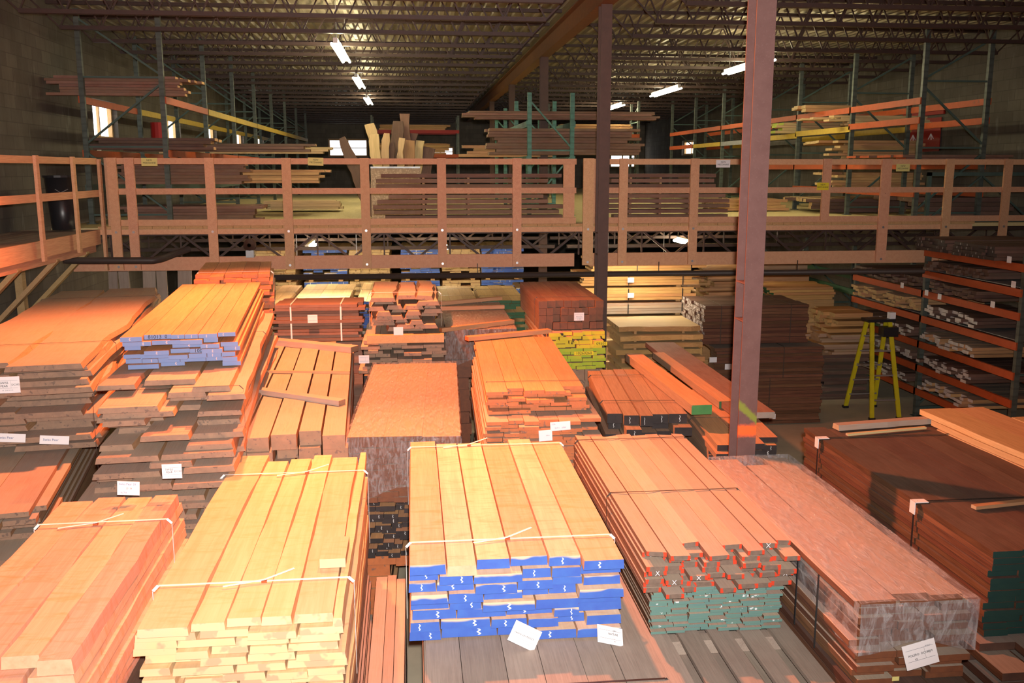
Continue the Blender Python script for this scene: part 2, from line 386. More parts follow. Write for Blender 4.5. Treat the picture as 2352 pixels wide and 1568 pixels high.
def stack(org, W, L, rz, zt, H, t, wr, mats, label=None, cat='lumber bundle', name='lumber_bundle', group=None, rag=(.02, .02), batter=0, gap=.004,
          live=0, ns=1, bow=0, wane=0, straps=(), mode='all', xj=.01, loose=None, tops=None, part='board', sticker=0, tilt=0, skip=0, topmats=None, hollow=0, jt=0):
    """A stack of boards lying along local y. loose = (thing name, category, phrase): every board is then a thing of its own."""
    n = max(1, round(H/t)); zb = zt-n*t
    root = None; made = []
    if not loose: root = empty(name, (org[0], org[1], zb), rz, label=label, cat=cat, group=group)
    mw = Matrix.Translation((org[0], org[1], zb)) @ Matrix.Rotation(rz, 4, 'Z')
    mm = [M[k] for k in mats]; cnt = 0
    for k in range(n):
        z = k*t; ws = []
        if tops and k == n-1: ws = [f*W for f in tops]
        else:
            while sum(ws) < W-wr[0]*.6: ws.append(R.uniform(*wr))
            s = W/sum(ws); ws = [w*s for w in ws]
        x = R.uniform(-xj, xj); last = len(ws)-1
        for j, w in enumerate(ws):
            if not (mode == 'shell' and k < n-1 and 0 < j < last) and not (mode == 'front' and k < n-1 and j < last) and not (hollow and k < n-1 and R.random() < hollow):
                y0 = R.uniform(0, rag[0])+batter*k/n; y1 = L-R.uniform(0, rag[1])
                b = MB(); tt = t-R.uniform(.0015, .006)-sticker
                dz = R.uniform(0, jt) if k == n-1 else 0
                b.board(x+gap/2, x+w-gap/2, y0, y1, z, z+tt+dz, live*R.uniform(.5, 1.2), ns, bow, wane=wane, tilt=(R.uniform(-tilt, tilt) if k == n-1 else 0))
                mt = mm if not (topmats and k == n-1) else [M[q] for q in topmats[j % len(topmats)]]
                if loose:
                    c = Vector((x+w/2, (y0+y1)/2, z))
                    o = b.build(loose[0], mt, at=c); o.location = mw @ c; o.rotation_euler = (0, 0, rz)
                    cols = 'from left' if loose[3] == 'y' else 'from front'
                    jj = j if loose[3] == 'y' else last-j
                    lay = 'top layer' if k == n-1 else ('bottom layer' if k == 0 and n > 2 else NTH[n-1-k]+' layer')
                    who = (NTH[jj]+' '+loose[2]+' '+cols+',') if last else ((loose[2]+',') if n > 1 else loose[2])
                    if last == 0 and n == 1: lab = loose[2]+' '+loose[4]
                    else: lab = f'{who} {lay}, {loose[4]}'
                    tag(o, label=lab, cat=loose[1], group=loose[5]); made.append((k, j, o, y0-c.y, tt))
                else: b.build(part, mt, root); cnt += 1
            x += w
    if root is None: return made
    HH = n*t
    for (y, sm, sw) in straps:
        b = MB(); e = .006; lo, hi = -xj*.6-e-live*.6, W+xj*.6+e+live*.6; th = .002
        top = HH+.004+jt+(bow if bow > 0 else 0)*(4*(y/L)*(1-y/L))
        b.box(lo+.03, hi-.03, y, y+sw, top, top+th)
        b.bar((lo+.03, y+sw/2, top+.001), (lo, y+sw/2, top-.03), sw, th, upv=(0, 1, 0)); b.bar((hi-.03, y+sw/2, top+.001), (hi, y+sw/2, top-.03), sw, th, upv=(0, 1, 0))
        b.box(lo-th, lo, y, y+sw, .0, top-.03); b.box(hi, hi+th, y, y+sw, .0, top-.03)
        b.build('strap', M[sm], root)
    root['_'] = 0; del root['_']
    return root
def xstack(X0, X1, Y0, Y1, *a, **k):      # boards lying across the hall, along world x
    return stack((X0, Y1), Y1-Y0, X1-X0, -math.pi/2, *a, **k)
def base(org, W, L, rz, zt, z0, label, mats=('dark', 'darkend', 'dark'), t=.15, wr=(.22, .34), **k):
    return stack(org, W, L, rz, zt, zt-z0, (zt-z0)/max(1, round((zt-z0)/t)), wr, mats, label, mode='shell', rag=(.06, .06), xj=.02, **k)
def wrap(root, W, L, z0, z1, mat='film', res=.08, lab=None, amp=.012):
    """a loose skin of stretch film: over the top and down the four sides (local frame of the bundle)"""
    b = MB(); nx, ny, nz = max(2, int(W/res)), max(2, int(L/res)), max(2, int((z1-z0)/res))
    rr = lambda: R.uniform(.002, amp)
    def grid(fn, a, c):
        n0 = len(b.v)
        for i in range(a+1):
            for j in range(c+1): b.v.append(fn(i/a, j/c))
        for i in range(a):
            for j in range(c):
                A = n0+i*(c+1)+j; b.f.append((A, A+1, A+c+2, A+c+1)); b.m.append(0)
    e = .012
    grid(lambda u, v: (-e+(W+2*e)*u, -e+(L+2*e)*v, z1+.004+rr()), nx, ny)
    low = lambda u: z0+(z1-z0)*.25*math.sin(u*3.1)**2
    grid(lambda u, v: (-e+(W+2*e)*u, -e-rr(), low(u)+(z1+.006-low(u))*v), nx, nz)
    grid(lambda u, v: (-e+(W+2*e)*u, L+e+rr(), z0+(z1+.006-z0)*v), nx, nz)
    grid(lambda u, v: (-e-rr(), -e+(L+2*e)*u, z0+(z1+.006-z0)*v), ny, nz)
    grid(lambda u, v: (W+e+rr(), -e+(L+2*e)*u, z0+(z1+.006-z0)*v), ny, nz)
    return b.build('plastic_wrap', M[mat], root, True)

# ---------------------------------------------------------------- the hall
XL, XR, YB, ZD = -5.9, 11.4, 46.0, 6.85
b = MB(); b.box(XL-.2, XR+.2, -5, YB+.2, -.2, 0); b.build('floor', M['conc'], kind='structure')
wm = block('left_block', 1, (.125, .11, .094), (.165, .145, .12), (.10, .09, .08))
wm2 = block('back_block', 0, (.22, .195, .165), (.27, .24, .2), (.18, .16, .135))
def wall_with_holes(name, ax, pos, th, a0, a1, z1, holes, mat):
    b = MB(); cur = a0
    def put(u0, u1, w0, w1):
        if u1-u0 < .001 or w1-w0 < .001: return
        if ax == 'x': b.box(pos, pos+th, u0, u1, w0, w1)
        else: b.box(u0, u1, pos, pos+th, w0, w1)
    for (u0, u1, w0, w1) in holes:
        put(cur, u0, 0, z1); put(u0, u1, 0, w0); put(u0, u1, w1, z1); cur = u1
    put(cur, a1, 0, z1); b.build(name, mat, kind='structure')
LW = [(18.7, 20.2, 4.68, 5.42), (24.0, 25.5, 4.68, 5.42), (28.6, 30.1, 4.68, 5.42), (33.4, 34.9, 4.68, 5.42), (38.0, 39.5, 4.68, 5.42)]
BWN = [(-3.9, -2.05, 4.72, 5.55), (.75, 2.05, 4.72, 5.2), (9.7, 11.0, 4.2, 5.4)]
RW = [(37.5, 39.5, 4.7, 5.3)]
wall_with_holes('wall_left', 'x', XL-.25, .25, -5, YB+.25, ZD, LW, wm)
wall_with_holes('wall_back', 'y', YB, .25, XL, XR, ZD, BWN, wm2)
wall_with_holes('wall_right', 'x', XR, .25, -5, YB+.25, ZD, RW, wm)
b = MB(); b.box(XL, XR, -5.25, -5, 0, ZD); b.build('wall_front', wm2, kind='structure')
k = 0
for ax, rows in (('l', LW), ('b', BWN), ('r', RW)):
    for (u0, u1, w0, w1) in rows:
        k += 1
        fr, pn = MB(), MB(); f = .07
        def P(bm, a0, a1, c0, c1, d0, d1):
            if ax == 'l': bm.box(XL-.2+d0, XL-.2+d1, a0, a1, c0, c1)
            elif ax == 'r': bm.box(XR+.2-d1, XR+.2-d0, a0, a1, c0, c1)
            else: bm.box(a0, a1, YB+.2-d1, YB+.2-d0, c0, c1)
        P(fr, u0, u1, w0, w0+f, .02, .1); P(fr, u0, u1, w1-f, w1, .02, .1); P(fr, u0, u0+f, w0+f, w1-f, .02, .1); P(fr, u1-f, u1, w0+f, w1-f, .02, .1)
        um = (u0+u1)/2; P(fr, um-.025, um+.025, w0+f, w1-f, .03, .08)
        if ax == 'b': P(fr, u0+f, u1-f, (w0+w1)/2-.02, (w0+w1)/2+.02, .03, .08)
        P(pn, u0+f*.5, u1-f*.5, w0+f*.5, w1-f*.5, .0, .015)
        fo = fr.build(f'window_{k}', M['oldpine'], kind='structure'); pn.build('pane', M['daylight'], fo)
# roof deck: ribs run down the hall
b = MB(); x = XL; p = .19; zz = ZD
while x < XR:
    pr = [(x, zz), (x+.07, zz), (x+.095, zz+.05), (x+.165, zz+.05), (x+p, zz)]
    for (xa, za), (xb, zb_) in zip(pr, pr[1:]): b.quad([(xa, -5, za), (xa, YB, za), (xb, YB, zb_), (xb, -5, zb_)])
    x += p
b.build('ceiling', M['deck'], kind='structure')

# columns and the roof girder
XC = 2.74
def column(y, lab, cm, z1=6.36):
    e = empty('steel_column', (XC, y, 0), label=lab, cat='column', group='steel columns down the hall', kind='structure')
    fw_, d, tf = .155, .20, .014
    for s, nm in ((-1, 'flange'), (1, 'flange')): MB().box(-fw_/2, fw_/2, s*d/2-tf/2, s*d/2+tf/2, 0, z1).build(nm, cm, e)
    MB().box(-.006, .006, -d/2+tf/2, d/2-tf/2, 0, z1).build('web', cm, e)
    for z in (2.88, 3.19): MB().box(-fw_/2, -.006, -d/2+tf/2, d/2-tf/2, z, z+.012).build('stiffener', cm, e)
    MB().box(-.15, .15, -.15, .15, 0, .02).build('base_plate', cm, e)
for y, lab, cm in ((7.4, 'nearest brown steel column, sprayed with orange and green paint low down', 'column'), (13.5, 'brown steel column just in front of the mezzanine railing', 'steel'),
                   (19.7, 'brown steel column behind the teal rack on the mezzanine', 'steel'), (26.0, 'second brown steel column beyond the mezzanine railing', 'steel'), (32.4, 'farthest brown steel column, near the back wall', 'steel')):
    column(y, lab, M[cm])
g = empty('roof_girder', (XC, 5, 6.36), label='brown steel roof girder running down the hall on the columns', cat='beam', kind='structure')
MB().box(-.1, .1, -9, YB-5, 0, .016).build('bottom_flange', M['beamcol'], g); MB().box(-.008, .008, -9, YB-5, .016, .33).build('web', M['beamcol'], g); MB().box(-.1, .1, -9, YB-5, .33, .346).build('top_flange', M['beamcol'], g)

# roof joists
def joist(x0, x1, lab, grp):
    e = empty('roof_joist', (0, 0, 0), label=lab, cat='roof joist', group=grp, kind='structure')
    zt, zb = 6.80, 6.20
    for nm, z, xa, xb in (('top_chord', zt, x0, x1), ('bottom_chord', zb, x0+.7, x1-.7)):
        m = MB(); m.box(xa, xb, -.05, -.008, z-.028, z+.028).box(xa, xb, .008, .05, z-.028, z+.028); m.build(nm, M['truss'], e)
    m = MB(); n = int((x1-x0-1.4)/.55); s = (x1-x0-1.4)/n; x = x0+.7
    pts = [(x0+.1, 0, zt)]
    for i in range(n): pts += [(x+i*s, 0, zb), (x+(i+.5)*s, 0, zt)]
    pts += [(x1-.7, 0, zb), (x1-.1, 0, zt)]
    for p_, q in zip(pts, pts[1:]): m.bar(p_, q, .022, .022)
    m.build('web', M['truss'], e); return e
def dup(root, loc, label=None):
    r = root.copy(); COL.objects.link(r); r.location = loc
    if label: r['label'] = label
    for ch in root.children:
        c = ch.copy(); COL.objects.link(c); c.parent = r
    return r
JY = [9.3+1.5*i for i in range(24)]
for side, x0, x1 in (('left', XL, XC-.1), ('right', XC+.1, XR)):
    j0 = None
    for i, y in enumerate(JY):
        lab = f'brown open-web roof joist {side} of the girder, {NTH[i] if i < 20 else ["twenty-first","twenty-second","twenty-third","twenty-fourth"][i-20]} from the front'
        if j0 is None: j0 = joist(x0, x1, lab, f'roof joists {side} of the girder'); j0.location = (0, y, 0); kids = None
        else: dup(j0, (0, y, 0), lab)

# fluorescent fixtures
def fixture(x, y, z, L, lab, grp, tube='tube', ry=0):
    e = empty('pendant_strip_light', (x, y, z), ry, label=lab, cat='light', group=grp)
    MB().box(-.035, .035, -L/2, L/2, .03, .11).build('housing', M['lampwhite'], e)
    for yy in (-L*.4, L*.4): MB().box(-.004, .004, yy-.004, yy+.004, .11, (6.78 if z > 4 else 3.14)-z).build('hanger', M['galv'], e)
    for s in (-1, 1): MB().tube([(s*.06, -L/2+.03, .02), (s*.06, L/2-.03, .02)], .022, 8).build('tube', M[tube], e, True)
    return e
for x, y, lab in ((-1.15, 16.8, 'nearest lit strip light in the row hanging left of the girder'), (-1.15, 22.4, 'second lit strip light in the row left of the girder'), (-1.2, 28.2, 'third lit strip light left of the girder, near the back wall'),
                  (6.5, 18.2, 'nearest lit strip light right of the girder, half hidden by the near column'), (6.5, 24.2, 'second lit strip light in the row right of the girder'), (6.45, 30.2, 'farthest lit strip light in the row right of the girder')):
    fixture(x, y, 6.03, 2.6, lab, 'strip lights under the roof')
fixture(-1.1, 11.9, 6.6, 2.4, 'unlit strip light at the top, near the camera end of the row', None, 'lampwhite')
for x, y, z, rz, lab in ((-1.4, 15.55, 2.565, 1, 'strip light hidden behind the fascia board over the pale stacks'), (3.75, 15.55, 2.565, 1, 'strip light hidden behind the fascia board above the wide pale slabs'), (.6, 18.6, 2.6, 0, 'strip light under the mezzanine behind the column'),
                      (-2.0, 18.7, 2.6, 0, 'added strip light under the mezzanine, brightening the blue-ended back row'), (5.6, 19.0, 2.6, 0, 'lit strip light under the mezzanine seen through the near truss'), (5.0, 24.5, 2.66, 0, 'far lit strip light under the mezzanine')):  # the one before the blue-ended row is added to brighten that row
    fixture(x, y, z, 1.2, lab, 'strip lights under the mezzanine', 'tube2', math.pi/2 if rz else 0)

# ---------------------------------------------------------------- mezzanine
YM = 15.0
ZF = 3.22
b = MB(); b.box(-5.5, XR, YM+.08, YB, ZF-.06, ZF)
dk = b.build('mezzanine_deck', M['ply'], label='pale plywood deck of the mezzanine', cat='deck', kind='structure')
g = empty('mezzanine_edge', (0, YM, 2.5), label='built-up timber edge of the mezzanine below the railing', cat='edge beam')
MB().box(-5.0, 9.4, .0, .04, 0.62, .70).build('rim_board', M['pine'], g)
MB().box(-5.2, 2.6, .0, .04, .06, .27).build('fascia_board', M['pine'], g); MB().box(2.86, 9.1, .0, .04, .06, .27).build('fascia_board', M['pine'], g)
m = MB()
x = -4.8
while x < 9.3:
    w = R.uniform(.18, .32); m.box(x, x+w-.006, .03, .1, .705, .745); x += w
m.build('plank_end', M['tan'], g)
def mtruss(y, lab):
    e = empty('floor_truss', (0, y, 2.6), label=lab, cat='truss', group='steel trusses under the mezzanine', kind='structure')
    for z, nm in ((.52, 'top_chord'), (.10, 'bottom_chord')): MB().box(-5.4, XC-.12, -.05, .05, z-.03, z+.03).box(XC+.12, XR, -.05, .05, z-.03, z+.03).build(nm, M['truss'], e)
    m = MB(); x = -5.2; s = .62
    while x < XR-.7:
        m.bar((x, 0, .10), (x+s*.85, 0, .52), .035, .035); m.bar((x+s*.85, 0, .52), (x+2*s*.85, 0, .10), .035, .035)
        m.box(x+s*.85-.012, x+s*.85+.012, -.012, .012, .13, .49); x += 2*s*.85
    m.build('web', M['truss'], e)
for y, lab in ((YM+.2, 'front steel floor truss, right behind the fascia board'), (17.3, 'second steel floor truss under the mezzanine'), (19.5, 'third steel floor truss under the mezzanine'), (22.2, 'fourth steel floor truss under the mezzanine'), (25.4, 'fifth steel floor truss under the mezzanine')): mtruss(y, lab)

def bolt(b, x, y, z): b.tube([(x, y-.012, z), (x, y, z)], .02, 8)
def guardrail(x0, x1, posts, lab, short=()):
    e = empty('guardrail', (0, YM, ZF), label=lab, cat='railing', group='timber railing along the mezzanine')
    for nm, z0, z1 in (('top_rail', 4.185, 4.275), ('mid_rail', 3.73, 3.82), ('bottom_rail', 3.25, 3.345)): MB().box(x0, x1, -.0, .04, z0-ZF, z1-ZF).build(nm, M['pine'], e)
    for i, px in enumerate(posts):
        x = aty(px, 480, YM).x; lo = 3.28 if px in short else 2.58
        w = .07 if px not in (1350, 2028) else .085
        p_ = MB().box(x-w, x+w, -.045, -.003, lo-ZF, 4.28-ZF).build('post', M['pine'], e)
        if px not in short:
            for z in (3.16, 2.63):
                m = MB(); bolt(m, x, -.045, z-ZF); m.build('bolt', M['zinc'], p_)
    return e
guardrail(-4.6, 2.62, [265, 305, 487, 662, 840, 1015, 1187, 1350], 'orange-lit timber guardrail left of the column, on the mezzanine edge')
guardrail(2.86, 10.6, [1430, 1592, 1740, 1893, 2028, 2172, 2305], 'timber guardrail right of the column, fading into shade', short=(1893,))
for x0, x1, lab in ((2.42, 2.60, 'upright timber board filling the gap left of the mezzanine column'), (2.90, 3.12, 'upright timber board filling the gap right of the mezzanine column')):
    MB().box(x0, x1, YM+.045, YM+.085, 3.24, 4.27).build('filler_board', M['pine'], label=lab, cat='board')

def sign(px, py, y, mat, lab, w=.235, h=.12, rot=0):
    p_ = aty(px, py, y)
    o = paper(None, p_, w, h, [('NEW', .036, 0, .026, 'ink'), ('MEZZANINE', .034, 0, -.014, 'ink')], (0, rot, 0), mat, 'notice', None, False)
    tag(o, label=lab, cat='sign', group='notices on the mezzanine railing')
sign(343, 372, YM-.01, 'ypaper', 'yellow paper notice lettered NEW MEZZANINE, near the left corner of the railing')
sign(725, 371, YM-.01, 'ypaper', 'yellow paper notice lettered NEW MEZZANINE, above the pale bare deck', rot=.03)
sign(1661, 376, YM-.01, 'paper', 'white paper notice lettered NEW MEZZANINE, just left of the near column')
sign(1890, 428, YM-.055, 'bypaper', 'bright yellow notice lettered NEW MEZZANINE on the short railing post', w=.2)
sign(2074, 385, YM-.01, 'ypaper', 'yellow paper notice lettered NEW MEZZANINE, right of the short post')

# walkway along the left wall
YW0 = 8.5
e = empty('wall_walkway', (XL, YW0, 3.0), label='timber walkway along the left block wall on knee braces', cat='walkway')
for i in range(7): MB().box(.02+.155*i, .17+.155*i, 0, 6.45, .16, .20).build('deck_board', M['grey'], e)
MB().box(1.10, 1.14, 0, 6.5, -.02, .20).build('fascia_board', M['pine'], e)
MB().box(1.02, 1.06, 0, 6.5, -.14, -.03).build('ledger', M['pine'], e)
for y in (2.3, 3.6, 4.9, 6.1):
    MB().bar((1.06, y, -.10), (.12, y, -1.05), .06, .12, upv=(0, 1, 0)).build('knee_brace', M['oldpine'], e)
    MB().box(.01, .12, y-.07, y+.07, -2.98, .15).build('wall_post', M['oldpine'], e)
e = empty('guardrail', (-4.74, YW0, 3.2), label='timber guardrail of the walkway along the left wall', cat='railing')
for nm, z0, z1 in (('top_rail', .98, 1.07), ('mid_rail', .50, .60)): MB().box(.0, .04, 0, 6.4, z0, z1).build(nm, M['pine'], e)
for i, px in enumerate((80, 165, 242)):
    y = atx(px, 480, -4.74).y-YW0
    MB().box(.043, .083, y-.045, y+.045, -.25, 1.08).build('post', M['pine'], e)
for y in (1.0, 2.2):
    MB().box(.043, .083, y-.045, y+.045, -.25, 1.08).build('post', M['pine'], e)
MB().box(.043, .083, 6.38, 6.47, -.62, 1.06).build('post', M['pine'], e)
# things by the walkway
e = empty('trash_bin', (-5.2, 14.75, ZF), label='black plastic trash bin on the mezzanine by the left wall', cat='bin')
m = MB(); n = 16
m.tube([(0, 0, 0), (0, 0, .3), (0, 0, .78)], [.16, .18, .215], n); m.build('body', M['blackplastic'], e, True)
m = MB(); m.tube([(0, 0, .77), (0, 0, .80)], .235, n); m.build('rim', M['blackplastic'], e)
m = MB(); m.tube([(0, -.225, .6), (.08, -.235, .55), (.16, -.16, .6)], .006, 6); m.build('handle', M['galv'], e)
p_ = atx(228, 348, XL+.03)
o = paper(None, p_, .25, .2, [], (0, 0, math.pi/2), 'paper', 'wall_sign', None, False); tag(o, label='white paper note taped on the left block wall', cat='sign')
m = MB(); m.tube([(XL+.03, 13.9, 3.25), (XL+.03, 13.9, 4.55)], .012, 8); 
cd = empty('conduit', (XL+.03, 13.9, 3.25), label='thin green conduit with a switch box on the left wall', cat='conduit')
m = MB(); m.tube([(0, 0, 0), (0, 0, 1.3)], .013, 8); m.build('pipe', M['rackgreen'], cd); MB().box(-.02, .05, -.06, .06, 1.3, 1.46).build('switch_box', M['galv'], cd)

# pipes
def pipe(pts, r, lab, mat='pipe', hang=()):
    o = MB().tube(pts, r, 12).build('sprinkler_pipe', M[mat], smooth=True, label=lab, cat='pipe', at=Vector(pts[0]))
    for x in hang: MB().box(x-.006-pts[0][0], x+.006-pts[0][0], -.006, .006, 0, 2.66-pts[0][2]).build('hanger_rod', M[mat], o)
    return o
a, c = aty(618, 637, 14.6), aty(2150, 622, 14.6)
pipe([a, c], .045, 'black sprinkler pipe hung below the mezzanine edge across the hall', hang=(1.0, 3.9, 6.2))
a, b1, c1 = aty(150, 598, 14.2), aty(352, 598, 14.2), aty(372, 594, 14.3)
pipe([a, b1, c1, aty(432, 572, 15.12)], .05, 'thick brown pipe with an elbow at the left corner of the mezzanine')
p_ = aty(575, 565, 14.9)
e = empty('mounted_alarm_bell', p_, label='grey alarm bell and junction box on the mezzanine fascia', cat='bell')
MB().tube([(0, 0, .02), (0, -.03, .02), (0, -.09, .02), (0, -.11, .02)], [.085, .1, .085, .03], 16).build('bell', M['steel'], e, True)
MB().box(-.06, .06, -.09, 0, -.17, -.06).build('junction_box', M['galv'], e)

# ---------------------------------------------------------------- racks
def rack(lab, xa, xb, Ys, z0, ztops, beams, pm, bm, group=None, turn=None):
    """frames across x at each Y, beams along y at both faces"""
    e = empty('pallet_rack', (0, 0, z0), label=lab, cat='rack', group=group)
    if turn: e.location = (turn[0], turn[1], z0); e.rotation_euler = (0, 0, -math.pi/2)
    for i, y in enumerate(Ys):
        zt = (ztops[i] if isinstance(ztops, (list, tuple)) else ztops)-z0
        for x in (xa, xb):
            m = MB(); m.box(x-.04, x+.04, y-.035, y+.035, 0, zt); m.box(x-.075, x+.075, y-.06, y+.06, 0, .012); m.build('post', M[pm], e)
        m = MB(); z = .15; s = 1
        while z < zt-.2:
            m.bar((xa, y, z), (xb, y, z), .03, .04, upv=(0, 1, 0)); zn = min(z+1.05, zt-.1)
            m.bar((xa if s > 0 else xb, y, z+.04), (xb if s > 0 else xa, y, zn-.04), .03, .04, upv=(0, 1, 0)); z += 1.1; s = -s
        m.build('brace', M[bm], e)
    for (i, z, mat) in beams:
        for x in (xa-.0, xb):
            s = -1 if x == min(xa, xb) else 1
            MB().box(x+s*.042-.02, x+s*.042+.02, Ys[i]-.03, Ys[i+1]+.03, z-z0-.11, z-z0).build('beam', M[mat], e)
    return e
LY = [16.2, 19.4, 22.4, 25.4, 28.4, 31.4, 34.4, 37.4]
rk = rack('tall green pallet rack along the left wall on the mezzanine', -4.0, -5.25, LY, ZF, 6.62,
     [(0, 5.27, 'rackorange')]+[(i, 5.27, 'rackyellow') for i in range(1, 7)]+[(i, 4.42, 'rackorange') for i in range(3)]+[(i, 3.86, 'rackgreen') for i in range(2)], 'uprt', 'rackgreen')
RY = [15.45, 18.0, 20.6, 23.2, 25.8, 28.4, 31.0]
rack('tall green pallet rack along the right wall on the mezzanine', 8.6, 9.75, RY, ZF, 6.4,
     [(i, 5.3, 'rackorange') for i in range(6)]+[(0, 4.98, 'rackorange'), (1, 4.94, 'rackyellow'), (2, 4.9, 'rackyellow'), (3, 4.86, 'galv'), (4, 4.86, 'rackyellow'), (5, 4.86, 'rackorange')]+[(i, 4.22, 'rackorange') for i in range(3)]+[(0, 3.75, 'rackorange'), (1, 3.75, 'rackorange')], 'uprt', 'rackgreen')
rack('teal pallet rack in the middle of the mezzanine holding long reddish boards', 2.27, 3.1, [18.3, 20.6, 23.0, 25.4], ZF, 5.55,
     [(i, z, 'tealrack') for i in range(3) for z in (5.02, 4.36)], 'tealrack', 'tealrack')
rack('red-beamed rack far back on the mezzanine, behind the standing slabs', 0, 1.0, [0, 2.9], ZF, 5.9,
     [(0, 5.42, 'redpaint'), (0, 4.62, 'rackorange')], 'uprt', 'rackgreen', turn=(-1.3, 33.5))
rack('green rack deep in the mezzanine between the girder columns and the right rack', 0, 1.0, [0, 2.7], ZF, 6.2,
     [(0, 5.2, 'rackorange'), (0, 4.7, 'rackorange')], 'uprt', 'rackgreen', turn=(4.4, 30.5))
FY = [12.1, 14.6, 17.05, 19.5, 22.0]
LV = [.49, .89, 1.29, 1.72, 2.14]
rack('floor-level rack with orange beams by the right wall, behind the yellow ladder', 8.43, 9.55, FY, 0, [2.95, 2.95, 2.55, 2.55, 2.55],
     [(0, z, 'rackorange') for z in LV+[2.47, 2.82]]+[(1, z, 'rackorange') for z in LV]+[(i, z, 'rackdkgreen') for i in (2, 3) for z in (1.02, 1.85)], 'uprt', 'rackgreen')
# wire shelf decks of the floor rack
for i, z, lab in ((0, 1.72, 'grey steel shelf deck in the near bay of the floor rack'), (1, 1.72, 'grey steel shelf deck in the middle bay of the floor rack'), (0, 2.47, 'grey steel shelf deck high in the near bay of the floor rack')):
    MB().box(8.46, 9.52, FY[i]+.06, FY[i+1]-.06, z+.001, z+.012).build('shelf_deck', M['galv'], label=lab, cat='shelf')
# green rack end frame leaning by the right railing
e = empty('rack_end_frame', (8.75, 15.32, ZF), label='spare green rack frame standing behind the right end of the railing', cat='rack frame')
for x in (0, 1.9): MB().box(x-.03, x+.03, -.03, .03, 0, .84).build('post', M['rackgreen'], e)
for z in (.03, .81): MB().box(-.03, 1.93, -.03, .03, z-.03, z+.03).build('rail', M['rackgreen'], e)
for p_, q in (((.1, 0, .1), (.95, 0, .78)), ((.95, 0, .78), (1.8, 0, .1))): MB().bar(p_, q, .03, .03, upv=(0, 1, 0)).build('brace', M['rackgreen'], e)

# ---------------------------------------------------------------- loose boards on the racks
def lp(nm, cat, phrase, place, grp): return (nm, cat, phrase, 'x', place, grp)
def pile(X0, X1, Y0, Y1, zt, H, t, wr, mats, nm, cat, phrase, place, grp, **k):
    k.setdefault('rag', (.25, .25)); k.setdefault('mode', 'front'); k.setdefault('xj', .02)
    return xstack(X0, X1, Y0, Y1, zt, H, t, wr, mats, loose=lp(nm, cat, phrase, place, grp), **k)
# left rack
pile(-5.86, -3.55, 16.25, 17.3, 5.60, .32, .045, (.15, .22), ('mahog', 'tan', 'mahog'), 'board', 'board', 'reddish board', 'top shelf of the left wall rack', 'reddish boards on the top shelf of the left rack')
pile(-5.3, -3.2, 16.3, 17.3, 4.62, .195, .048, (.2, .3), ('dark', 'tan', 'grey'), 'board', 'board', 'brown board', 'second shelf of the left wall rack', 'brown boards on the second shelf of the left rack')
pile(-5.2, -1.75, 18.0, 19.0, 4.58, .155, .05, (.2, .3), ('dark', 'tan', 'dark'), 'board', 'board', 'dark board', 'reaching into the aisle from the left rack', 'dark boards overhanging the left aisle')
pile(-5.2, -1.55, 19.8, 20.8, 4.56, .135, .045, (.2, .3), ('natural', 'natend', 'natural'), 'board', 'board', 'yellowish board', 'second bay of the left rack, eye level', 'yellowish boards overhanging the left aisle')
pile(-5.0, -2.65, 16.3, 17.4, 4.265, .40, .05, (.25, .35), ('mahog', 'mahogend', 'mahog'), 'board', 'board', 'red-brown board', 'shelf behind the railing, left rack', 'red-brown boards behind the left railing')
pile(-5.2, -1.5, 18.2, 19.3, 4.105, .24, .05, (.2, .3), ('tan', 'natend', 'natural'), 'board', 'board', 'pale board', 'middle shelf, second left bay', 'pale boards in the second bay of the left rack')
pile(-4.9, -2.5, 16.4, 17.4, 3.5, .26, .05, (.2, .3), ('mahog', 'mahogend', 'mahog'), 'board', 'board', 'red-brown board', 'low stack on the deck under the left rack', 'red-brown boards low behind the left railing')
pile(-3.2, -1.45, 20.4, 21.2, 3.45, .18, .06, (.2, .3), ('natural', 'natend', 'natural'), 'board', 'board', 'yellow board', 'on the deck where the lit floor begins', 'yellow boards at the edge of the lit deck', mode='all')
# stickered rows behind the railing
for (x0, x1, lab, grp) in ((-.65, 2.55, 'stickered row left of the mezzanine column', 'brown boards in the left stickered row'), (2.95, 5.4, 'stickered row right of the mezzanine column', 'brown boards in the right stickered row')):
    pile(x0, x1, 15.55, 16.25, 4.06, .84, .084, (.2, .28), ('mahog', 'russet', 'mahog'), 'board', 'board', 'brown board', lab, grp, sticker=.02, rag=(.5, .4), xj=.03)
    for k in range(10):
        for q, fx in enumerate((.2, .5, .8)):
            if k < 9:
                X = x0+.35+(x1-x0-.75)*fx
                MB().box(-.02, .02, -.33, .33, 0, .021).build('sticker', M['tan'], at=None, label=f'spacer stick, {NTH[k]} layer up, {NTH[q]} from left, {lab}', cat='spacer stick', group='spacer sticks in the '+lab).location = (X, 15.9, 3.22+k*.084+.0625)
# centre rack
pile(.95, 5.0, 18.5, 19.6, 5.22, .16, .04, (.25, .35), ('mahog', 'tan', 'grey'), 'board', 'board', 'long board', 'top of the teal rack', 'long boards on top of the teal rack', rag=(.3, .3))
pile(1.45, 4.6, 18.5, 19.5, 4.895, .504, .056, (.25, .35), ('mahog', 'russet', 'mahog'), 'board', 'board', 'long reddish board', 'lower shelf of the teal rack', 'long reddish boards on the lower shelf of the teal rack', rag=(.25, .4))
pile(.9, 3.05, 19.75, 20.45, 4.605, .24, .06, (.2, .3), ('tan', 'natend', 'tan'), 'board', 'board', 'splintered pale board', 'poking out left of the teal rack', 'splintered boards poking out of the teal rack', tilt=.06, rag=(.5, .2))
pile(-1.1, 1.4, 32.6, 33.4, 4.985, .36, .06, (.2, .3), ('tan', 'natend', 'tan'), 'board', 'board', 'tan board', 'far red-beamed rack', 'tan boards on the far rack')
